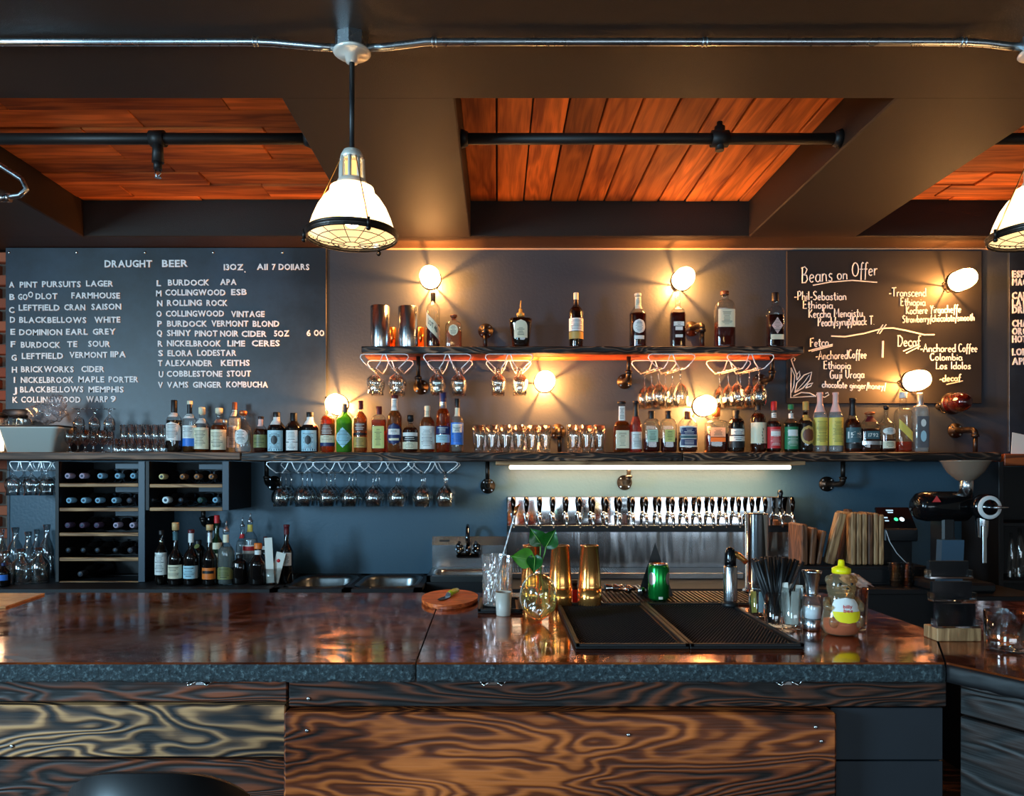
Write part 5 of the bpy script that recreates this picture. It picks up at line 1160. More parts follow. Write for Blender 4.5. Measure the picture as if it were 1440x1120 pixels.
# steel canisters and copper shakers on the upper shelf
for i, (px, top, w_) in enumerate(((534.5, 431, 27), (574, 432, 28))):
    s = F / 4.25; h = PZ(top, 4.25) - US; r = w_ / 2 / s
    o = MB().lathe([(0, 0), (r * .98, 0), (r, .003), (r, h - .002), (r * .96, h), (r * .93, h - .003), (r * .93, .01), (0, .008)], seg=36).build('steel_canister', M['steel']); o.location = (PX(px, 4.25), 4.25, US + .0005)
    tag(o, ('left', 'right')[i] + ' one of two brushed steel canisters on the upper shelf', 'canister', 'steel canisters')
for i, (px, top) in enumerate(((550, 439), (590, 440))):
    o = MB().lathe([(0, 0), (.026, 0), (.032, .14), (.029, .143), (.027, .139), (0, .01)], seg=24).build('copper_tumbler', M['copper']); o.location = (PX(px, 4.38), 4.38, US + .0005)
    tag(o, ('copper tumbler peeking out between the steel canisters', 'copper tumbler behind the right steel canister')[i], 'tumbler', 'copper tumblers')
# ------------------------------------------------------------------ bottles on the back counter, left
GB = 'bottles crowded on the back counter'
back = [
 (227, 746, 17, 780, 'round', 'clear', (40, 30, 24), .85, ('black', 6, 'screw'), [(777, 808, 'white', 1.3)], 'slim bottle with tall white label, leftmost of the back counter bottles', 4.0),
 (247, 735, 20, 786, 'round', 'dark', None, 0, ('cork', 11, 'cork'), [(794, 813, 'cream', 1.3), (748, 760, 'teal', 1.3, 'rect', '')], 'dark wine bottle with pale cork and low white label', 3.98),
 (269, 745, 21, 785, 'round', 'dark', None, 0, ('maroon', 5, 'screw'), [(795, 813, 'pale', 1.3), (750, 763, 'white', 1.3, 'rect', '')], 'dark bottle with white neck band and pale blue label', 3.98),
 (279, 760, 22, 775, 'round', 'dark', None, 0, ('black', 5, 'screw'), [(765, 771, 'olive', .6, 'oval', '')], 'short dark bottle with round olive seal behind the others', 4.14),
 (295, 738, 20, 787, 'round', 'dark', None, 0, ('cork', 8, 'cork'), [(798, 814, 'orange', 1.2, 'rect', ''), (802, 806, 'black', .9, 'rect', ''), (749, 763, 'silver', 1.2, 'rect', '')], 'dark bottle with orange and black zigzag label', 3.98),
 (305, 725, 18, 768, 'round', 'dkgreen', None, 0, ('red', 11, 'screw'), [(763, 772, 'cream', 1.2, 'rect', ''), (778, 812, 'cream', 1.3)], 'tall green bottle with red cap and cream labels', 4.1),
 (318, 733, 23, 778, 'round', 'clear', (190, 196, 190), .7, ('silver', 14, 'pourer'), [(752, 763, 'cream', 1.3, 'rect', ''), (796, 814, 'olive', 1.2, 'arch')], 'clear bottle with steel pourer and cream neck band', 4.0),
 (341, 728, 17, 768, 'round', 'clear', CLR, .7, ('silver', 12, 'pourer'), [(751, 757, 'red', 1.3, 'rect', ''), (777, 784, 'white', 1.2)], 'clear bottle with steel pourer and red neck stripe', 4.29),
 (352, 722, 20, 760, 'round', 'clear', CLR, .7, ('silver', 12, 'pourer'), [(738, 748, 'yellow', 1.3, 'rect', ''), (766, 778, 'white', 1.3, 'rect', ''), (768, 774, 'red', 1.0, 'rect', '')], 'tall clear bottle with pourer and yellow neck label', 4.19),
 (363, 764, 26, 794, 'round', 'dark', None, 0, ('orange', 8, 'screw'), [(774, 780, 'white', 1.3, 'rect', '')], 'stout black bottle with orange cap', 4.0),
 (337, 780, 22, 792, 'round', 'dark', None, 0, ('black', 5, 'screw'), [], 'short stout black bottle without a label beside the orange cap', 4.02),
 (373, 755, 12, 780, 'round', 'dark', None, 0, ('maroon', 6, 'screw'), [(768, 773, 'white', 1.2, 'rect', '')], 'dark slim bottle behind the paper holder', 4.2),
 (403, 738, 19, 778, 'round', 'dark', None, 0, ('maroon', 14, 'foil'), [(777, 795, 'white', 1.0), (743, 746, 'white', .7, 'oval', '')], 'dark wine bottle with maroon foil standing alone at the right', 4.06),
]
for b_ in back: bottle(*b_[:10], b_[10], GB, b_[11], BZ + .0005, neck=.36, nz=14)
# glass of leaflets
hx = PX(383, 4.0)
t = MB().lathe([(0, 0), (.030, 0), (.036, .09), (.034, .09), (.028, .006), (0, .005)], seg=24).build('glass_holder', M['glass']); t.location = (hx, 3.98, BZ + .0005); tag(t, 'clear tumbler holding folded leaflets beside the lone wine bottle', 'glass')
for i, (dx, top, lean, wd, lab) in enumerate(((-.006, 754, R(-4), .042, 'tall white leaflet standing in the tumbler'), (-.03, 786, R(-20), .034, 'bluish white leaflet leaning left out of the tumbler'), (.022, 774, R(14), .05, 'white leaflet with red picture leaning right in the tumbler'))):
    h = PZ(top, 4.0) - BZ - .02
    t = thing('leaflet', lab, 'leaflet', (hx + dx * .4, 3.975 + i * .008, BZ + .012)); t.rotation_euler = (R(-3), lean, 0)
    MB().box(-wd / 2, wd / 2, 0, .002, 0, h).build('sheet', M['paper'], t)
    if i == 2: MB().lathe([(0, 0), (.010, 0), (.010, .0006), (0, .0006)], seg=9).build('picture', cc('red'), t, loc=(-.004, -.0006, h * .72), rot=(R(90), 0, 0))
# carafes on the back counter at far left
k = 0
for px, top, w_, Y in ((2, 745, 14, 4.2), (22, 742, 18, 4.3), (40, 748, 17, 4.25), (52, 745, 14, 4.35), (66, 738, 17, 4.25), (9, 775, 20, 4.02), (30, 772, 22, 4.02), (56, 770, 22, 4.05)):
    s = F / Y; h = PZ(top, Y) - BZ; r = w_ / 2 / s * 1.15
    o = MB().lathe([(0, .002), (r * .9, 0), (r, .006), (r, h * .52), (r * .85, h * .62), (r * .42, h * .74), (r * .36, h * .86), (r * .52, h), (r * .46, h - .002), (r * .3, h * .86), (r * .36, h * .75), (r * .8, h * .6), (r * .94, h * .5), (r * .94, .012), (0, .01)], seg=22).build('carafe', M['stem']); o.location = (PX(px, Y), Y, BZ + .0005)
    tag(o, ('empty clear carafe, %s from left of the back row' % NUM[k]) if k < 5 else ('empty clear carafe, %s from left of the front row' % NUM[k - 5]), 'carafe', 'clear carafes at the far left'); k += 1
for px, top, lab, col in ((5, 800, 'dark bottle with blue band at the far left of the back counter', 'navy'),):
    bottle(px, 792, 17, 806, 'round', 'dark', None, 0, ('navy', 4, 'screw'), [(808, 816, 'blue', 1.2, 'rect', '')], lab, GB, 3.93, BZ + .0005)
# =================================================================== GLASSES ON SHELVES
def glassm(prof, seg=20, n=2.0): return MB().lathe(prof, seg=seg, n=n)
tum = None
def tumbler_at(px, Y, z, label, group, h=.155, r=.042):
    global tum
    if tum is None: tum = glassm([(0, .003), (r * .72, 0), (r * .78, .004), (r * .80, .02), (r * .98, h * .6), (r, h), (r * .94, h), (r * .92, h * .6), (r * .74, .022), (0, .018)], 16).build('tumbler', M['stem']); o = tum
    else: o = tum.copy(); COL.objects.link(o)
    o.location = (PX(px, Y), Y, z); return tag(o, label, 'glass', group)
for i, px in enumerate((673, 691.8, 710.6, 729.4, 748.2, 767)): tumbler_at(px, 4.20, LS + .0005, 'clear tumbler, %s from left in the front row of six' % NUM[i], 'tumblers in the middle of the lower shelf', r=.0365)
for i, px in enumerate((682, 701, 720, 739, 758)): tumbler_at(px, 4.31, LS + .0005, 'clear tumbler, %s from left in the back row of five' % NUM[i], 'tumblers in the middle of the lower shelf')
for i, px in enumerate((805.5, 824.3, 843)): tumbler_at(px, 4.20, LS + .0005, 'clear tumbler, %s from left in the small group of three' % NUM[i], 'tumblers right of the pipe bracket')
for i, px in enumerate((813, 832)): tumbler_at(px, 4.31, LS + .0005, 'clear tumbler, %s of two behind the small group' % ('left', 'right')[i], 'tumblers right of the pipe bracket')
# shot glasses, two layers
sg = None
def shot(px, Y, z, label, h=.078, r=.0215):
    global sg
    if sg is None: sg = glassm([(0, .002), (r * .8, 0), (r * .84, .004), (r, h), (r * .9, h), (r * .76, .02), (0, .018)], 14).build('shot_glass', M['stem']); o = sg
    else: o = sg.copy(); COL.objects.link(o)
    o.location = (PX(px, Y), Y, z); tag(o, label, 'glass', 'shot glasses stacked in two layers')
for i in range(7): shot(163 + i * 11.0, 4.19, LS + .0005, 'clear shot glass, %s from left in bottom layer' % NUM[i])
for i in range(7): shot(166 + i * 10.8, 4.25, LS + .0005, 'clear shot glass, %s from left, bottom layer behind' % NUM[i])
for i in range(6): shot(174 + i * 11.0, 4.22, LS + .0805, 'clear shot glass, %s from left in top layer' % NUM[i])
# stemmed beer glasses, upside down layer on upright layer
bg = None
def goblet(px, Y, z, label, up, h=.125):
    global bg
    P = [(0, 0), (.031, 0), (.032, .003), (.012, .008), (.006, .018), (.006, .038), (.012, .045), (.026, .062), (.032, .085), (.029, .125), (.027, .125), (.029, .085), (.022, .062), (.004, .05)]
    if bg is None: bg = glassm(P, 18).build('goblet', M['stem']); o = bg
    else: o = bg.copy(); COL.objects.link(o)
    o.rotation_euler = (0, 0, 0) if up else (PI, 0, 0)
    o.location = (PX(px, Y), Y, z + (0 if up else h)); tag(o, label, 'glass', 'short stemmed goblets stacked by the plastic bin')
for i, px in enumerate((98, 120, 144)): goblet(px, 4.19, LS + .0005, 'short stemmed goblet, %s from left in bottom front row' % NUM[i], True)
for i, px in enumerate((110, 132, 153)): goblet(px, 4.27, LS + .0005, 'short stemmed goblet, %s from left in bottom back row' % NUM[i], True)
for i, px in enumerate((111, 133, 154)): goblet(px, 4.22, LS + .1265, 'short stemmed goblet turned over, %s from left in top layer' % NUM[i], False)
# plastic bin with crumpled bag, storage jar
t = thing('plastic_bin', 'pale grey plastic tub with a dark lid edge at the left of the lower shelf', 'tub', (PX(57, 4.25), 4.222, LS + .0005)); t.scale = (1, .78, 1)
w2 = 42 / 245
def rrect(hx_, hy_, r, z, k=4):
    P = []
    for cx_, cy_, a0 in ((hx_ - r, hy_ - r, 0), (-hx_ + r, hy_ - r, 90), (-hx_ + r, -hy_ + r, 180), (hx_ - r, -hy_ + r, 270)):
        for i in range(k + 1): a = R(a0 + 90 * i / k); P.append((cx_ + r * math.cos(a), cy_ + r * math.sin(a), z))
    return P
def loft(rings, cap0=True, cap1=True):
    v = [p for q_ in rings for p in q_]; n = len(rings[0]); f = []
    for j in range(len(rings) - 1):
        for i in range(n): f.append((j * n + i, j * n + (i + 1) % n, (j + 1) * n + (i + 1) % n, (j + 1) * n + i))
    if cap0: f.append(tuple(range(n)))
    if cap1: f.append(tuple((len(rings) - 1) * n + i for i in range(n)))
    return v, f
v, f = loft([rrect(w2 * .78, .10, .03, 0), rrect(w2 * .97, .12, .03, .13), rrect(w2 * 1.03, .125, .03, .132), rrect(w2 * 1.04, .127, .03, .142), rrect(w2 * .94, .115, .03, .142), rrect(w2 * .8, .095, .03, .01)])
MB().add(v, f, True).build('tub', mat('milky_plastic', rgb(186, 188, 180), .35), t)
v, f = loft([rrect(w2 * 1.045, .128, .03, .1425), rrect(w2 * 1.055, .13, .03, .146), rrect(w2 * 1.045, .128, .03, .151)])
MB().add(v, f).build('lid_edge', cmat(40, 32, 28), t)
pl = MB()
for k in range(3): pl.box(-w2 * .72, -w2 * .72 + .05 - .012 * k, -.1175 - .0, -.1165, .075 - k * .016, .080 - k * .016)
pl.build('print', cc('grey'), t, rot=(R(-8), 0, 0), loc=(0, .008, -.012))
def crumple(d):
    r_ = math.sin(d.x * 9 + d.z * 5) * .10 + math.sin(d.y * 13 + d.x * 7 + 1) * .09 + math.sin(d.z * 17 - d.x * 11) * .06; return 1 + r_
o = MB().ball((0, 0, 0), .10, .075, .055, 34, 20, crumple).ball((.055, 0, .045), .048, .04, .06, 26, 16, crumple).build('plastic_bag', thin('clear_film', (.82, .86, .9, 1), (.4, .43, .46, 1), 1.6, .08, diff=.12, dcol=(.6, .66, .72, 1))); o.location = (PX(70, 4.25), 4.22, LS + .225)
tag(o, 'crumpled clear plastic bag lying on the grey tub', 'bag')
t = thing('storage_jar', 'glass storage jar with black lid behind the plastic tub', 'jar', (PX(24, 4.36), 4.375, LS + .0005)); t.scale = (1, .55, 1)
MB().lathe([(0, .002), (.085, 0), (.09, .01), (.09, .20), (.082, .22), (.08, .20), (.084, .012), (0, .01)], seg=28).build('glass_body', M['glass'], t)
MB().lathe([(0, .218), (.088, .218), (.092, .222), (.092, .25), (.085, .257), (0, .258)], seg=28).build('lid', M['black'], t)
MB().lathe([(0, .012), (.082, .012), (.082, .10), (0, .11)], seg=20).build('contents', mat('brown_grains', rgb(110, 70, 40), .8, noise=.6, nscale=160, bump=1, bscale=200), t)['kind'] = 'stuff'
# lit lantern at the left end
t = thing('glass_lantern', 'lit glass lantern at the very left end of the lower shelf', 'lantern', (PX(-2, 4.2), 4.2, LS + .0005))
MB().lathe([(0, 0), (.045, 0), (.048, .006), (.048, .20), (.046, .20), (.046, .008), (0, .008)], seg=24).build('glass_body', M['glass'], t)
MB().lathe([(0, .01), (.026, .01), (.026, .14), (.02, .15), (0, .15)], seg=16).build('bulb', emis('lantern_glow', (1, .72, .42, 1), 7), t)
MB().lathe([(.04, .2), (.05, .2), (.05, .212), (.03, .225), (0, .226)], seg=24, caps=False).build('lid', M['iron'], t)
point('lantern_light', (PX(-2, 4.2), 4.12, LS + .25), 2.0, WARM, .04)
# =================================================================== HANGING GLASSES
def hanger_profile(w_, dz):
    """one wire: left loop, hump in the middle, right loop, two slots"""
    h = dz
    L_ = [(-.14, -1), (-.36, -.42), (-.50, -.12), (-.505, .1)]
    pts = [(-.30, -1.0), (-.44, -.55), (-.505, -.25), (-.49, -.06), (-.43, 0), (-.2, 0), (.2, 0), (.43, 0), (.49, -.06), (.505, -.25), (.44, -.55), (.30, -1.0)]
    mid = [(-.17, -1.0), (-.09, -.6), (-.055, -.25), (-.035, -.06), (0, -.0), (.035, -.06), (.055, -.25), (.09, -.6), (.17, -1.0)]
    return [(a * w_, b * h) for a, b in pts], [(a * w_, b * h) for a, b in mid]
def rack_hang(px0, px1, Y0, Y1, ztop, hz, label, rods=True, dx=0.0, group='wire glass racks under the shelves'):
    x0, x1 = PX(px0, Y0), PX(px1, Y0); W = x1 - x0; X = (x0 + x1) / 2
    t = thing('glass_rack', label, 'rack', (X, Y0, ztop), 0, group)
    out, mid = hanger_profile(W, hz)
    for Yy in (0, Y1 - Y0):
        k = Yy / (Y1 - Y0) * dx
        MB().tube([(a + k, Yy, b - .003) for a, b in out], .0034, 6).build('wire_frame', M['wire'], t)
        MB().tube([(a + k, Yy, b - .003) for a, b in mid], .0034, 6).build('wire_hump', M['wire'], t)
    for a in (-.30, -.17, .17, .30):
        MB().cyl((a * W, 0, -hz - .003), (a * W + dx, Y1 - Y0, -hz - .003), .003, seg=6).build('rail', M['wire'], t)
    return X, W
wg = {}
def hang(X, Y, z, kind, label, group):
    """z = underside of the foot"""
    if kind not in wg:
        if kind == 'wine': P = [(0, .002), (.033, .0), (.034, -.002), (.010, -.007), (.0042, -.016), (.0038, -.07), (.010, -.080), (.034, -.096), (.048, -.120), (.052, -.146), (.047, -.195), (.0455, -.195), (.0505, -.146), (.0465, -.120), (.032, -.097), (.003, -.083)]
        elif kind == 'wine2': P = [(0, .002), (.033, .0), (.034, -.002), (.010, -.007), (.0042, -.016), (.0038, -.075), (.009, -.086), (.030, -.106), (.042, -.135), (.045, -.165), (.037, -.215), (.0355, -.215), (.0435, -.165), (.0405, -.135), (.028, -.107), (.003, -.09)]
        else: P = [(0, .002), (.033, 0), (.034, -.002), (.012, -.007), (.0065, -.014), (.0065, -.026), (.012, -.034), (.036, -.052), (.045, -.072), (.044, -.095), (.035, -.120), (.040, -.145), (.0385, -.145), (.0335, -.120), (.0425, -.095), (.0435, -.072), (.034, -.053), (.004, -.04)]
        o = glassm(P, 22).build('stem_glass' if kind != 'snifter' else 'snifter_glass', M['stem']); wg[kind] = o
    else: o = wg[kind].copy(); COL.objects.link(o)
    o.location = (X, Y, z); tag(o, label, 'glass', group)
# lower rack: four units side by side
hzl = .062
cols = []
for i, (a, b) in enumerate(((375, 441), (440, 507), (505, 575), (574, 643))):
    X, W = rack_hang(a, b, 4.15, 4.43, zb, hzl, 'wire glass rack with two slots, %s from left under the lower shelf' % NUM[i]); cols += [X - .235 * W, X + .235 * W]
for i, X in enumerate(cols):
    for j, dy in enumerate((.03, .1355, .240)):
        hang(X, 4.15 + dy, zb - hzl + .0015, 'wine', 'upturned wine glass, %s column from left, %s' % (NUM[i], ('front', 'middle', 'back')[j]), 'wine glasses hanging under the lower shelf')
hzu = .080; zu = US - .04
n_ = 0
for i, (a, b) in enumerate(((507, 574), (596, 662), (683, 749))):
    X, W = rack_hang(a, b, 4.19, 4.43, zu, hzu, 'wire glass rack with two slots, %s from left under the upper shelf' % NUM[i])
    for s_ in (-1, 1):
        for j, dy in enumerate((.035, .135)):
            hang(X + s_ * .235 * W, 4.19 + dy, zu - hzu + .0015, 'snifter', 'upturned small tulip glass, %s column from left, %s' % (NUM[n_], ('front', 'back')[j]), 'small tulip glasses hanging under the upper shelf')
        n_ += 1
n_ = 0
for i, (a, b) in enumerate(((912, 977), (1023, 1088))):
    X, W = rack_hang(a, b, 4.19, 4.43, zu, hzu, 'wire glass rack holding wine glasses, %s under the upper shelf' % ('left one of two', 'right one of two')[i], dx=-.05)
    for s_ in (-1, 1):
        for j, dy in enumerate((.025, .118, .211)):
            hang(X + s_ * .235 * W - dy / .21 * .05, 4.19 + dy, zu - hzu + .0015, 'wine2', 'upturned long wine glass, %s column from left, %s' % (NUM[n_], ('front', 'middle', 'back')[j]), 'long wine glasses hanging under the upper shelf')
        n_ += 1
# far-left hanging goblets
X, W = rack_hang(14, 42, 4.15, 4.36, zb, .05, 'wire glass rack at the far left under the lower shelf'); X2, W2 = rack_hang(43, 71, 4.15, 4.36, zb, .05, 'wire glass rack beside the left wine rack under the lower shelf')
for i, xx in enumerate((PX(20, 4.2), PX(46, 4.2), PX(67, 4.2))):
    hang(xx, 4.19, zb - .0485, 'snifter', 'upturned short goblet, %s from left, beside the left wine rack' % NUM[i], 'goblets hanging at the far left')
    hang(xx, 4.29, zb - .0485, 'snifter', 'upturned short goblet in the back row, %s from left, far left' % NUM[i], 'goblets hanging at the far left')
# =================================================================== THINGS ON THE BAR
Z0 = CT + .0006
# rubber mats
def bmat(x0, x1, y0, y1, label, dots):
    t = thing('bar_mat', label, 'mat', ((x0 + x1) / 2, (y0 + y1) / 2, Z0), 0, 'black rubber bar mats')
    a, b = (x1 - x0) / 2, (y1 - y0) / 2
    MB().box(-a, a, -b, b, 0, .006, .002).build('base', M['rubber'], t)
    rm = MB()
    for p in ((-a, a, -b, -b + .010), (-a, a, b - .010, b), (-a, -a + .010, -b, b), (a - .010, a, -b, b)): rm.box(p[0], p[1], p[2], p[3], .006, .013, .001)
    rm.build('raised_rim', M['rubber'], t)
    st = MB(); nx = int((2 * a - .03) / .0085); ny = int((2 * b - .03) / .0085)
    for i in range(nx):
        for j in range(ny):
            x = -a + .016 + i * .0085 + (.004 if j % 2 else 0); y = -b + .016 + j * .0085
            st.add([(x - .0028, y - .0028, .006), (x + .0028, y - .0028, .006), (x + .0028, y + .0028, .006), (x - .0028, y + .0028, .006), (x, y, .0105)], [(0, 1, 4), (1, 2, 4), (2, 3, 4), (3, 0, 4)])
    st.build('rubber_nubs', M['rubber'] if not dots else mat('worn_rubber', rgb(30, 29, 29), .45), t)['kind'] = 'stuff'
bmat(.185, .455, 1.755, 2.315, 'left black rubber bar mat in front of the gold shakers', False)
bmat(.457, .728, 1.755, 2.315, 'right black rubber bar mat with worn grey nubs', True)
bmat(-.060, .075, 2.20, 2.42, 'small black mat under the two crystal mixing glasses', False)
# slatted mat at the back
t = thing('slatted_mat', 'brown slatted drain mat along the back edge of the bar', 'mat', (0, 0, Z0))
MB().box(.345, .90, 2.335, 2.58, 0, .003).build('backing', cmat(74, 46, 30), t)
MB().box(.345, .90, 2.340, 2.350, .003, .007, .001).build('end_bar', M['black'], t); MB().box(.345, .90, 2.565, 2.575, .003, .007, .001).build('end_bar', M['black'], t)
i = 0; x = .35
sl = MB().box(-.0035, .0035, 2.351, 2.564, .003, .009, .001).build('slat', M['black'], t, loc=(.35, 0, 0))
while x < .89: x += .0145; part_copy(sl, (x, 0, 0), t)
def on(px, py): return on_bar(px, py)
# crystal mixing glasses
def finer(prof, n):  # subdivide outline
    out = []
    for i in range(len(prof) - 1):
        for k in range(n): u = k / n; out.append((prof[i][0] + (prof[i + 1][0] - prof[i][0]) * u, prof[i][1] + (prof[i + 1][1] - prof[i][1]) * u))
    return out + [prof[-1]]
def mixing(px, py, top, w_, label):
    X, Y = on(px, py); s = F / Y; h = (py - top) / s; r = w_ / 2 / s
    k = 14
    wob = lambda a: 1 + .05 * abs(math.cos(a * k / 2))
    o = MB().lathe(finer([(0, 0), (r * .86, 0), (r * .9, .004)], 1) + finer([(r * .9, .0045), (r * .92, h * .5), (r * .95, h * .85)], 7) + [(r, h), (r * .93, h), (r * .86, h * .84), (r * .82, .014), (0, .012)], seg=84, wob=wob)
    # cut facets: slanted zigzag relief
    o.sm = [False] * len(o.sm); vv = []
    for (x, y, z) in o.v:
        a = math.atan2(y, x); rr = math.hypot(x, y)
        if rr > r * .87 and .01 < z < h * .9: kk = 1 + .03 * math.sin(a * 10 + z * 120) ; x *= kk; y *= kk
        vv.append((x, y, z))
    o.v = vv
    ob = o.build('mixing_glass', M['crystal']); ob.location = (X, Y, Z0 + .0135); tag(ob, label, 'glass', 'crystal mixing glasses'); return X, Y
mxX, mxY = mixing(695, 857, 787, 34, 'front crystal mixing glass holding the twisted bar spoon')
mixing(707, 849, 789, 28, 'rear crystal mixing glass behind the frosted candle')
# twisted bar spoon
t = thing('bar_spoon', 'long twisted bar spoon with copper end leaning in the front mixing glass', 'spoon', (mxX, mxY, Z0 + .03))
e = Vector((PX(722, 2.4) - mxX + .003, .06, PZ(722, 2.4) - Z0 - .03)); n_s = 60; mb = MB()
a0 = Vector((-.012, 0, 0)); pts = [a0 + (e - a0) * i / n_s for i in range(n_s + 1)]
mb.tube(pts, [.0022 + .0007 * math.sin(i * 1.6) for i in range(n_s + 1)], 6).build('twisted_stem', M['wire'], t)
d_ = (e - a0).normalized()
MB().tube([e - d_ * .005, e + d_ * .01, e + d_ * .022, e + d_ * .034 + Vector((.006, 0, -.002))], [.003, .0065, .006, .002], 10).build('teardrop_end', M['copper'], t)
# candle
X, Y = on(708, 866); s = F / Y; h = 33 / s; r = 11.5 / s
t = thing('candle', 'frosted white votive candle in front of the mixing glasses', 'candle', (X, Y, Z0))
MB().lathe([(0, 0), (r * .84, 0), (r * .88, .003), (r, h), (r * .93, h), (r * .82, .006), (0, .006)], seg=28).build('frosted_glass', mat('frosted_glass', rgb(214, 208, 196), .35, trans=.35), t)
MB().lathe([(0, .007), (r * .80, .007), (r * .88, h * .78), (0, h * .78)], seg=24).build('wax', mat('wax', rgb(236, 228, 212), .5), t)
MB().tube([(0, 0, h * .76), (.001, 0, h * .86)], .0012, 5).build('wick', M['black'], t)
# skull vase with pothos
X, Y = on(757, 876); s = F / Y
t = thing('skull_vase', 'clear yellowish glass vase shaped like a skull holding pothos sprigs', 'vase', (X, Y, Z0))
R0 = 26.5 / s; H = 66 / s
def skull(d):
    k = 1.0
    if d.z < -.15: k *= 1 - .22 * (-d.z - .15) * (abs(d.x) * .9 + .25)
    for sx in (-1, 1):
        q = Vector((sx * .42, -.86, -.12)).normalized(); a = d.angle(q); k -= .30 * math.exp(-(a / .30) ** 2)
        q = Vector((sx * .78, -.55, -.42)).normalized(); a = d.angle(q); k += .12 * math.exp(-(a / .24) ** 2)
        q = Vector((sx * .40, -.86, .18)).normalized(); a = d.angle(q); k += .04 * math.exp(-(a / .22) ** 2)
    q = Vector((0, -.9, -.42)).normalized(); k -= .20 * math.exp(-(d.angle(q) / .17) ** 2)
    q = Vector((0, -.72, -.68)).normalized(); k += .10 * math.exp(-(d.angle(q) / .28) ** 2)
    if d.z < -.6 and d.y < 0: k += .014 * math.sin(d.x * 46)
    return k
MB().ball((0, .004, H * .53), R0, R0 * 1.15, H * .53, 56, 40, skull).build('skull_body', thin('skull_glass', rgb(244, 236, 190), rgb(120, 100, 40), 3.0, .03, diff=.04, dcol=rgb(240, 220, 150)), t)
MB().lathe([(R0 * .34, H * 1.0), (R0 * .27, H * 1.05), (R0 * .25, H * 1.16), (R0 * .32, H * 1.2), (R0 * .27, H * 1.2), (R0 * .2, H * 1.15), (R0 * .2, H)], seg=20, caps=False).build('neck', M['glass'], t)
lf = thing('pothos_sprig', 'green pothos sprig with four leaves growing out of the skull vase', 'plant', (X, Y, Z0 + .03))
sc = lambda px, py: ((px - 757) / s, (876 - py) / s - .03)
def leaf(px, py, L_, ang, droop, mname='leaf'):
    """heart-shaped blade facing the viewer; base at px,py; ang = direction of the tip"""
    bx, bz = sc(px, py); n = 9; v = []; f = []; Lm = L_ / s; th = R(ang)
    wd = [0.10, .36, .46, .48, .44, .36, .26, .15, .05, 0.0]
    for i in range(n + 1):
        u = i / n
        for j in (-1, -.5, 0, .5, 1):
            lx = u * Lm - (abs(j) > .4) * (.12 * Lm * (1 - u) ** 3) * abs(j); ly = j * wd[i] * Lm
            dep = -.010 + abs(j) * -.004 + u * u * droop - .006 * math.sin(u * 3)
            v.append((bx + lx * math.cos(th) - ly * math.sin(th), dep, bz + lx * math.sin(th) + ly * math.cos(th)))
    for i in range(n):
        for j in range(4): a = i * 5 + j; f.append((a, a + 1, a + 6, a + 5))
    b = MB().add(v, f, True).build('leaf', M[mname], lf)
    mbv = MB().tube([(bx + u * Lm * math.cos(th), -.0125 + u * u * droop - .006 * math.sin(u * 3), bz + u * Lm * math.sin(th)) for u in (0, .3, .6, .9)], [.0011, .0009, .0007, .0003], 5).build('midrib', cmat(120, 170, 70), b)
M['leaf2'] = mat('variegated_leaf', rgb(70, 130, 34), .35, noise=.8, nscale=30)
leaf(760, 764, 27, 125, .006); leaf(768, 768, 28, 62, -.004); leaf(747, 786, 31, 172, -.008, 'leaf2'); leaf(752, 782, 24, -95, -.01)
for pts in ([(760, 806), (759, 790), (760, 775), (760, 764)], [(760, 806), (762, 790), (766, 778), (768, 768)], [(759, 800), (756, 790), (747, 786)]):
    P = [sc(*p) for p in pts]; MB().tube([(a, -.004, b) for a, b in P], .0017, 6).build('stalk', cmat(96, 150, 60), lf)
for pts in ([(760, 806), (758, 830), (752, 850)], [(761, 806), (764, 835), (768, 855)]):
    P = [sc(*p) for p in pts]; MB().tube([(a, 0, b) for a, b in P], .0013, 6).build('root', cmat(130, 130, 60), lf)
# gold shakers
def shaker(px, py, top, w_, label, seam=True):
    X, Y = on(px, py); s_ = F / Y; h = (py - top) / s_; r = w_ / 2 / s_
    t_ = thing('cocktail_shaker', label, 'shaker', (X, Y, Z0 + .0015), 0, 'gold cocktail shakers'); zz = h * .30
    MB().lathe([(0, 0), (r * .92, 0), (r * .97, .003), (r, zz * .5), (r * .98, zz), (0, zz)], seg=36).build('base_cup', M['gold'], t_)
    MB().lathe([(r * .985, zz + .0008), (r * 1.0, zz + .003), (r * .95, zz + .01), (r * .74, h * .985), (r * .78, h * .99), (r * .78, h), (r * .70, h), (r * .68, h * .97), (0, h * .97)], seg=36).build('upper_tin', M['gold'], t_)
shaker(747, 850, 768, 31, 'gold cocktail shaker partly hidden behind the skull vase')
shaker(788, 854, 768, 34, 'gold cocktail shaker right behind the skull vase')
shaker(829, 854, 768, 34, 'gold cocktail shaker standing alone on the right')
# small red bottle between the shakers
bottle(808, 816, 11, 830, 'round', 'dark', None, 0, ('black', 4, 'screw'), [(829, 848, 'red', 1.2, 'rect', '')], 'tiny red labelled bitters bottle between two gold shakers', None, on(808, 851)[1] + .04, Z0 - 0.0, neck=.4)
# jiggers lying about on the slatted mat
for i, (px, py, rz, lab) in enumerate(((864, 838, .4, 'leftmost double jigger lying on the slatted mat'), (876, 840, -.3, 'second double jigger lying on the slatted mat'), (891, 838, .9, 'third double jigger lying near the green can'), (900, 841, 2.0, 'rightmost double jigger, left of the green can'))):
    X, Y = on(px, py); 
    o = MB().lathe([(0, -.028), (.0145, -.032), (.015, -.031), (.006, 0), (.0125, .026), (.012, .027), (0, .022)], seg=18).build('jigger', M['mirrorsteel']); o.location = (X, Y, Z0 + .0255); o.rotation_euler = (R(90), R(10), rz + 1.2); tag(o, lab, 'jigger', 'double jiggers')
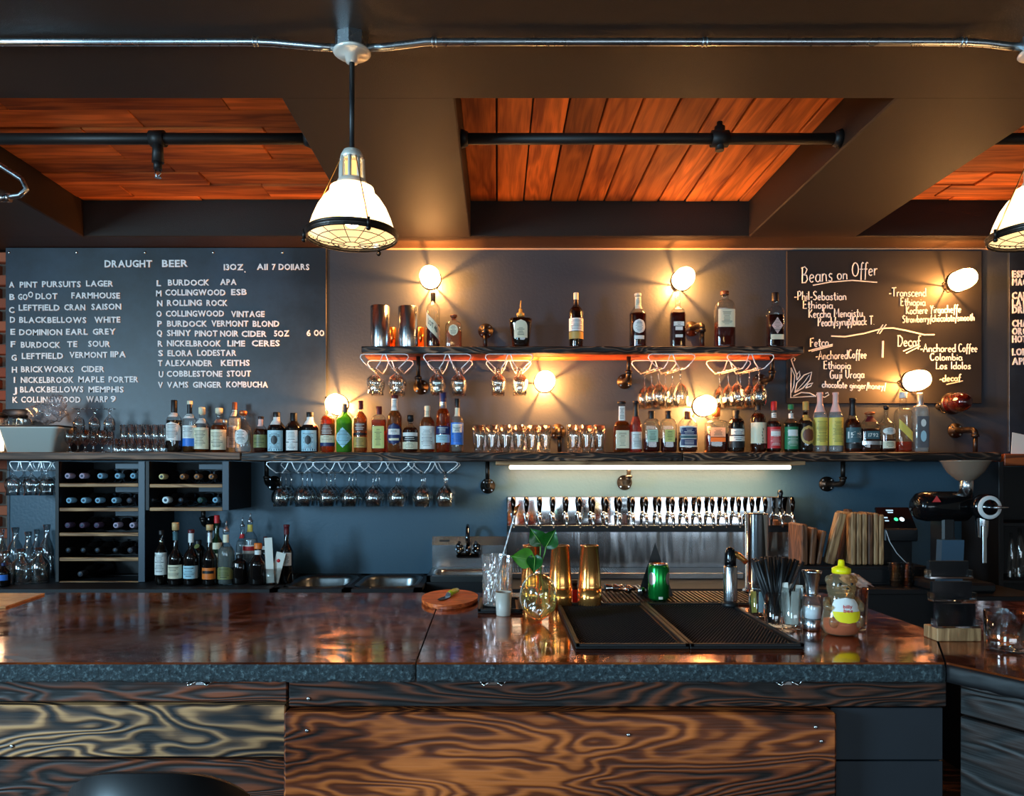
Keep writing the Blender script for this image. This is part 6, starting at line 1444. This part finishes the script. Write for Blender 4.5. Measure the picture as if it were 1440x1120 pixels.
# green can
X, Y = on(926, 848); s_ = F / Y; h = 51 / s_; r = 14.5 / s_
t = thing('drink_can', 'green metal drink can with silver lid on the slatted mat', 'can', (X, Y, Z0 + .0095))
MB().lathe([(0, .002), (r * .78, 0), (r * .96, .006), (r, .010), (r, h * .88), (r * .86, h * .97)], seg=32).build('can_body', mat('green_can', rgb(20, 140, 60), .22, metal=.7), t)
MB().lathe([(r * .86, h * .97), (r * .90, h), (r * .84, h), (r * .80, h * .975), (0, h * .975)], seg=32, caps=False).build('lid', M['mirrorsteel'], t)
CP = [(r, 0), (r, h)]
for a, cn in ((-.9, 'silver'), (.95, 'silver')):
    q = label_patch([(r, 0), (r, .001), (r, .002), (r, .003), (r, h)], h * .42, h * .78, r * .42, 2, 1, 'oval', .0006).build('emblem', cc(cn), t); q.rotation_euler = (0, 0, a)
q = label_patch([(r, 0), (r, .001), (r, .002), (r, .003), (r, h)], h * .05, h * .12, r * .2, 2, 1, 'rect', .0006).build('emblem', cc('white'), t)
# black cone behind the can
X, Y = on(932, 846); 
o = MB().add([(-.075, .03, 0), (.045, .03, 0), (-.012, .045, .175), (-.075, .034, 0), (.05, .09, 0)], [(0, 1, 2), (0, 2, 4), (1, 4, 2), (0, 4, 1)]).build('folded_card', M['black']); o.location = (X, Y + .015, Z0 + .0095); tag(o, 'pointed black folded card standing behind the green can', 'card')
# aluminium pump bottle with gold spout
X, Y = on(1027, 858); s_ = F / Y
t = thing('syrup_dispenser', 'brushed aluminium cylinder with black head and gold spout on the mat edge', 'dispenser', (X, Y, Z0 + .0095))
h = 50 / s_; r = 9.5 / s_
MB().lathe([(0, 0), (r * 1.2, 0), (r * 1.2, .008), (r, .016), (0, .018)], seg=24).build('base', M['black'], t)
MB().lathe([(r * .98, .016), (r, .02), (r, h + .012), (r * .9, h + .016), (0, h + .016)], seg=32).build('cylinder', M['steel'], t)
MB().lathe([(r * .82, h + .016), (r * .84, h + .03), (r * .8, h + .055), (r * .5, h + .07), (0, h + .074)], seg=20).build('head', M['blackgloss'], t)
MB().tube([(0, 0, h + .055), (.02, -.003, h + .05), (.038, -.004, h + .036), (.048, -.004, h + .026)], [.010, .010, .008, .0085], 12).build('spout', M['gold'], t)
# chrome tower
X, Y = on(1063, 836); s_ = F / Y; h = 110 / s_; r = 15.5 / s_
t = thing('water_tower', 'polished chrome dispensing column rising at the back edge of the bar', 'tap column', (X, Y - .01, Z0 + .0095))
MB().lathe([(0, 0), (r * 1.25, 0), (r * 1.25, .006), (r, .012), (r, h - .004), (r * .96, h), (0, h)], seg=40).build('column', M['chrome'], t)
MB().lathe([(r * 1.01, h * .04), (r * 1.03, h * .045), (r * 1.03, h * .06), (r * 1.01, h * .065)], seg=40, caps=False).build('ring', M['steel'], t)
# glasses holding straws, sachets
def open_glass(px, py, top, w_, label, m='glass'):
    X, Y = on(px, py); s_ = F / Y; h = (py - top) / s_; r = w_ / 2 / s_
    o = MB().lathe([(0, .001), (r * .82, 0), (r * .86, .004), (r, h), (r * .95, h), (r * .80, .012), (0, .010)], seg=30).build('tumbler', M[m]); o.location = (X, Y, Z0); tag(o, label, 'glass'); return X, Y, h, r
X, Y, h, r = open_glass(1065, 868, 820, 24, 'small clear glass of sachets at left of the straws')
for i, (dx, hh, m_, lab) in enumerate(((-.010, .062, 'yellow', 'yellow sachet standing in the leftmost small glass'), (.010, .060, 'pale', 'pale blue sachet standing in the leftmost small glass'))):
    o = MB().box(-.008, .008, 0, .003, 0, hh, .001).build('sachet', cc(m_)); o.location = (X + dx, Y - .006 + i * .004, Z0 + .0125); o.rotation_euler = (0, R(3 * (i * 2 - 1)), 0); tag(o, lab, 'sachet')
X, Y, h, r = open_glass(1088, 884, 832, 27, 'clear glass crammed with black straws')
rd = random.Random(3); sm = None
for i in range(34):
    a = rd.uniform(0, 2 * PI); rr = r * .62 * math.sqrt(rd.random()); bx_, by_ = rr * math.cos(a) * .8, rr * math.sin(a) * .8
    tx = rd.uniform(-.066, .076); ty = rd.uniform(-.02, .02); L_ = rd.uniform(.165, .188)
    d = Vector((tx - bx_ + .006, ty - by_, L_)).normalized()
    if sm is None: sm = MB().cyl((0, 0, 0), (0, 0, .18), .0038, seg=7).build('straw', M['black']); o = sm
    else: o = sm.copy(); COL.objects.link(o)
    o.location = (X + bx_, Y + by_, Z0 + .0135); o.rotation_euler = d.to_track_quat('Z', 'Y').to_euler(); tag(o, 'thin black straw fanned out in the straw glass', 'straw', 'black straws in the glass')
X, Y, h, r = open_glass(1114, 885, 826, 30, 'clear glass of cream paper sachets beside the straws')
for i, (dx, dy, top_, lean, lab) in enumerate(((-.017, -.004, 820, -.10, 'leftmost cream sachet, leaning left, beside the straws'), (.002, -.010, 832, .04, 'lower middle cream sachet beside the straws'), (.016, .004, 824, .10, 'rightmost cream sachet in the sachet glass'), (.0, .010, 823, 0, 'rear cream sachet in the sachet glass'))):
    hh = (885 - top_) * Y / F - .012
    o = MB().box(-.0105, .0105, -.0015, .0015, 0, hh, .001).build('sachet', M['paper']); o.location = (X + dx * .7, Y + dy, Z0 + .0128); o.rotation_euler = (0, lean, R(12 * (i - 1))); tag(o, lab, 'sachet', 'cream sachets in a glass')
# steel topped pepper mill / shaker
X, Y = on(1142, 886); s_ = F / Y; Y += .0
t = thing('salt_shaker', 'tall glass salt grinder with steel funnel top, left of the honey bottle', 'shaker', (X, Y, Z0))
r = 13 / s_
MB().lathe([(0, 0), (r * .95, 0), (r, .003), (r, .028), (r * .9, .030), (0, .030)], seg=28).build('base', M['steel'], t)
MB().lathe([(r * .93, .03), (r, .034), (r * .98, .088), (r * .7, .094), (r * .7, .092), (0, .092)], seg=28).build('glass_body', M['glass'], t)
MB().lathe([(0, .032), (r * .88, .032), (r * .88, .062), (0, .064)], seg=20).build('salt', cmat(236, 236, 238, .9), t)
MB().lathe([(r * .66, .09), (r * .6, .098), (r * .72, .125), (r * .98, .152), (r * 1.02, .154), (r * 1.0, .158), (0, .160)], seg=28).build('funnel_top', M['steel'], t)
# bear shaped honey bottle
X, Y = on(1183, 893); s_ = F / Y; u = 1 / s_
t = thing('honey_bottle', 'bear shaped squeeze bottle of honey with yellow cap and yellow label', 'bottle', (X, Y, Z0))
HB = mat('clear_honey_plastic', rgb(238, 214, 170), .12, trans=.85, ior=1.2)
prof = [(0, 1), (16, 0), (23, 3), (26, 10), (26.5, 20), (24, 34), (20.5, 45), (17, 52), (18, 58), (20, 66), (19, 76), (15, 83), (10.5, 86), (10, 89)]
MB().lathe([(a * u, b * u) for a, b in prof], seg=36, asp=.8).build('bear_body', thin('bear_plastic', rgb(236, 214, 178), rgb(150, 110, 70), .9, .12, diff=.12, dcol=rgb(230, 204, 160)), t)
MB().lathe([(a * u * .94, b * u + .001) for a, b in prof[:4]] + [(25 * u, 16 * u), (24 * u, 23 * u), (0, 23 * u)], seg=30, asp=.8).build('honey', mat('honey', rgb(206, 84, 26), .12, coat=.5), t)
for sx in (-1, 1):
    MB().ball((sx * 17 * u, 0, 77 * u), 6 * u, 4 * u, 6.5 * u, 14, 9).build('ear', bpy.data.materials['bear_plastic'], t)
    MB().ball((sx * 8 * u, -14.5 * u, 73 * u), 2.0 * u, 1.2 * u, 2.0 * u, 10, 6).build('eye', M['black'], t)
    MB().ball((sx * 17 * u, -15 * u, 20 * u), 7 * u, 5 * u, 8 * u, 12, 8).build('paw', bpy.data.materials['bear_plastic'], t)
    MB().tube([(sx * 20 * u, 0, 50 * u), (sx * 24 * u, -8 * u, 42 * u), (sx * 20 * u, -15 * u, 38 * u)], [5 * u, 5 * u, 4 * u], 10).build('arm', bpy.data.materials['bear_plastic'], t)
MB().ball((0, -15 * u, 66 * u), 7.5 * u, 4.5 * u, 5 * u, 14, 8).build('muzzle', bpy.data.materials['bear_plastic'], t)
MB().ball((0, -19 * u, 67.5 * u), 2.2 * u, 1.5 * u, 1.6 * u, 10, 6).build('nose', M['black'], t)
Pb = [(a * u, b * u) for a, b in prof]
def oval(z0, z1, hw, mcol, off, nm='label', clip=0.0):
    rows, cols = 12, 12; v = []; f = []
    for j in range(rows + 1):
        tt = clip + (1 - clip) * j / rows if clip >= 0 else (1 + clip) * j / rows
        z = z0 + (z1 - z0) * tt; k = math.sqrt(max(.0004, 1 - (2 * tt - 1) ** 2)) ** .7
        r_ = radius_at(Pb, z)
        for i in range(cols + 1): v.append(wrap((-1 + 2 * i / cols) * hw * k, z, r_, 2, .8, off))
    for j in range(rows):
        for i in range(cols): a = j * (cols + 1) + i; f.append((a, a + 1, a + cols + 2, a + cols + 1))
    return MB().add(v, f, True).build(nm, mcol, t)
lb_ = oval(20 * u, 54 * u, 21 * u, cmat(240, 240, 234), .0016)
oval(20 * u, 54 * u, 20.4 * u, cmat(246, 222, 20), .0024, 'label', -.55)['label'] = 'yellow lower half of the label'
for txt, zz, cp_ in (('billy', 42.5, 4.6), ('bee', 37, 4.6)):
    wrap_text(Pb, txt, zz * u, cp_ * u, 12 * u, 2, .8, .0034).build('lettering', cmat(210, 30, 30), lb_)
MB().lathe([(11.2 * u, 86 * u), (12.5 * u, 87 * u), (12.5 * u, 93 * u), (8 * u, 95.5 * u), (4.6 * u, 97 * u), (4.2 * u, 103 * u), (3.4 * u, 105 * u), (0, 105.5 * u)], seg=26).build('cap', mat('yellow_cap', rgb(246, 226, 16), .35), t)
# glass with crumpled napkin behind the honey bottle
X, Y, h, r = open_glass(1205, 886, 828, 30, 'tall clear glass behind the honey bottle')
def nap(d): return 1 + .14 * math.sin(d.x * 7 + d.z * 9) + .10 * math.sin(d.y * 11 + d.x * 5)
o = MB().ball((0, 0, 0), .038, .028, .014, 26, 14, nap).add([(-.05, .01, .004), (.0, -.02, .016), (.058, .0, -.004), (.02, .03, .012)], [(0, 1, 2), (0, 2, 3), (0, 3, 1), (1, 3, 2)]).build('napkin', mat('pinkish_paper', rgb(216, 184, 170), .8)); o.location = (X - .006, Y, Z0 + h + .022); o.rotation_euler = (R(10), R(16), 0); tag(o, 'crumpled pinkish napkin stuffed in the glass behind the honey bottle', 'napkin')
# card holder tiers
X, Y = on(1344, 901); s_ = F / Y
t = thing('card_holder', 'tiered black and clear card rack on a pale wooden block, under the grinder', 'card holder', (X, Y, Z0))
MB().box(-31 / s_, 31 / s_, -.015, .045, 0, 18 / s_, .002).build('wood_block', M['wd_tan'], t)
for i, (yb_, yt_) in enumerate(((884, 848), (848, 818), (817, 790))):
    zb_ = (901 - yb_) / s_ + .001; zt2 = (901 - yt_) / s_ - .003; dy = i * .014
    MB().box(-28 / s_, 28 / s_, dy, dy + .010, zb_ + .004, zt2).build('card_stack', M['blackgloss'], t)
    MB().box(-31 / s_, 31 / s_, dy - .012, dy + .012, zb_, zb_ + .006, .001).build('tray', M['mirrorsteel'], t)
    MB().box(-31 / s_, -28.5 / s_, dy - .010, dy + .012, zb_ + .0035, zb_ + .022).build('tray_side', M['glass'], t); MB().box(28.5 / s_, 31 / s_, dy - .010, dy + .012, zb_ + .0035, zb_ + .022).build('tray_side', M['glass'], t)
# water tumbler at right
X, Y = on(1413, 916); s_ = F / Y; h = 56 / s_; r = 26 / s_
t = thing('water_glass', 'clear tumbler with coins in the bottom at the right edge', 'glass', (X, Y, Z0))
MB().lathe([(0, .001), (r * .9, 0), (r * .93, .004), (r, h), (r * .955, h), (r * .9, .010), (0, .008)], seg=40).build('tumbler', M['glass'], t)
rd = random.Random(5); cn = None
for i in range(26):
    a = rd.uniform(0, 2 * PI); q = (r * .86 - .011) * math.sqrt(rd.random())
    pos = (X + q * math.cos(a), Y + q * math.sin(a), Z0 + .0145 + i * .0009)
    if cn is None: cn = MB().lathe([(0, 0), (.0098, 0), (.0098, .0015), (0, .0015)], seg=14).build('coin', M['copper'], loc=pos); o = cn
    else: o = part_copy(cn, pos, None)
    o.rotation_euler = (rd.uniform(-.5, .5), rd.uniform(-.5, .5), rd.uniform(0, 3))
    tag(o, 'copper coin in the heap at the bottom of the right hand tumbler', 'coin', 'coins in the tumbler')
# clipboard at left
X, Y = on(20, 847)
t = thing('clipboard', 'pale wooden menu board lying at the left end of the bar', 'menu', (0, 0, Z0))
a_, b_, c_, d_ = on(-60, 837), on(63, 837), on(8, 856), on(-80, 862)
MB().prism([d_, c_, b_, a_], 0, .006).build('board', wood('pale_board', rgb(196, 132, 78), rgb(232, 176, 120), freq=3, rings=4, stretch=5, contrast=(0, 1), rough=.35), t)
# round board with knife
X, Y = on(633, 845)
t = thing('round_board', 'round orange wooden cutting board with a flat side at the back', 'cutting board', (X, Y, Z0))
P = []
for i in range(40):
    a = 2 * PI * i / 40; x = .092 * math.cos(a); y = .165 * math.sin(a) * (1 if math.sin(a) < 0 else .85); P.append((x, y))
MB().prism([(a * .97, b * .97) for a, b in P], 0, .004).prism(P, .004, .014).build('board', M['wd_board'], t)
t = thing('paring_knife', 'small knife with green handle and dark blade on the round board', 'knife', (X - .004, Y - .02, Z0 + .0148), R(72))
MB().prism([(-.085, -.004), (-.07, -.012), (-.02, -.013), (-.0, -.008), (-.0, .008), (-.03, .012), (-.07, .010)], .002, .0035).build('blade', cmat(50, 56, 62, .25, .8), t)
MB().tube([(-.002, 0, .008), (.02, 0, .010), (.05, 0, .011), (.078, 0, .010)], [.008, .0095, .0095, .008], 10).build('handle', cmat(150, 190, 40, .35), t)
MB().cyl((-.006, 0, .007), (.002, 0, .008), .0085).build('bolster', M['steel'], t)
# =================================================================== COFFEE GRINDER (behind, on its stand)
Y = 3.80; X = PX(1362, Y); s_ = F / Y; zz = lambda py: PZ(py, Y) - BZ
t = thing('coffee_grinder', 'large black coffee grinder with cone hopper and white ringed dial', 'grinder', (X, Y, BZ + .0005)); u = 1 / s_
MB().box(-60 * u, 22 * u, -.10, .16, 0, .05, .012).build('base', M['black'], t)
MB().box(-36 * u, -18 * u, .0, .12, .05, zz(725), .01).build('column', M['black'], t)
bd = MB().lathe([(0, -.20), (.045, -.20), (.068, -.18), (.078, -.14), (.078, .06), (.066, .075), (0, .075)], seg=36).build('motor_body', M['blackgloss'], t, loc=(-16 * u, .04, zz(713)), rot=(0, R(90), 0))
bd.rotation_euler = (0, R(90), 0)
MB().lathe([(0, 0), (.062, 0), (.066, .006), (.066, .05), (0, .05)], seg=36).build('burr_housing', M['blackgloss'], t, loc=(14 * u, -.03, zz(713)), rot=(R(90), 0, 0))
MB().lathe([(.040, .052), (.057, .052), (.060, .056), (.057, .062), (.040, .062)], seg=36, caps=False).build('dial_ring', cmat(220, 222, 220, .35), t, loc=(14 * u, -.03, zz(713)), rot=(R(90), 0, 0))
MB().lathe([(0, .05), (.040, .05), (.038, .064), (.020, .066), (.018, .085), (0, .086)], seg=28).build('dial_hub', M['blackgloss'], t, loc=(14 * u, -.03, zz(713)), rot=(R(90), 0, 0))
MB().cyl((14 * u, -.115, zz(713)), (34 * u, -.115, zz(713)), .008, .006).build('dial_lever', M['steel'], t)
MB().lathe([(0, zz(700)), (.034, zz(700)), (.034, zz(677)), (.030, zz(675)), (0, zz(675))], c=(0, .02, 0), seg=28).build('neck', M['steel'], t)
MB().lathe([(.030, zz(677)), (.045, zz(675)), (.085, zz(664)), (.112, zz(650)), (.118, zz(648)), (.114, zz(648)), (.08, zz(663)), (.03, zz(674))], c=(-.004, .02, 0), seg=36, caps=False).build('hopper', mat('smoked_hopper', rgb(150, 128, 110), .18, trans=.3), t)
MB().lathe([(0, zz(672)), (.05, zz(670)), (.085, zz(658)), (0, zz(657))], c=(-.004, .02, 0), seg=24).build('beans', mat('coffee_beans', rgb(74, 44, 26), .4, noise=.6, nscale=150, bump=1, bscale=120), t)
MB().lathe([(.024, zz(755)), (.030, zz(735)), (.03, zz(728))], c=(10 * u, -.05, 0), seg=20, caps=False).build('spout', M['steel'], t)
MB().box(4 * u, 10 * u, -.09, -.07, zz(790), zz(738), .003).build('bag_clamp', M['steel'], t)
MB().add([(-58 * u, -.045, zz(706)), (-46 * u, -.045, zz(706)), (-52 * u, -.045, zz(697))], [(0, 1, 2)]).build('warning_sign', cmat(220, 60, 60), t, loc=(0, -.0, 0))
t.location.x = X
o = MB().prism([(-.07, 0), (.04, 0), (.05, .22), (-.06, .22)], 0, .045, 'XZ').build('coffee_bag', cmat(70, 100, 124, .3, .4)); o.location = (PX(1342, 3.74), 3.66, BZ + .0515 + .045); tag(o, 'blue grey foil coffee bag standing under the grinder', 'bag')
o.location = (PX(1342, 3.66), 3.66, BZ + .051)
# stand that carries the grinder
t = thing('grinder_stand', 'low dark cabinet carrying the coffee grinder', 'cabinet', (0, 0, 0))
MB().box(PX(1301, 4.0) , PX(1400, 4.0), 3.62, WY - .4, .0, BZ - .001, .003).build('cabinet', M['dark'], t)
# stacked tumblers in wire basket near the terminal
for i, (px, lab) in enumerate(((1258, 'left stack of clear cups in front of the dark pedestal'), (1276, 'right stack of clear cups in front of the dark pedestal'))):
    Yq = 3.92; zz0 = BZ; X = PX(px, Yq)
    t = thing('cup_stack', lab, 'cups', (X, Yq, BZ + .0005), 0, 'stacks of clear cups')
    for k in range(6):
        MB().lathe([(0, .0), (.022, 0), (.030, .034), (.032, .034), (.032, .037), (.028, .037), (.02, .003)], seg=18).build('cup', M['glass'], t, loc=(0, 0, .018 * k + .03 * 0))
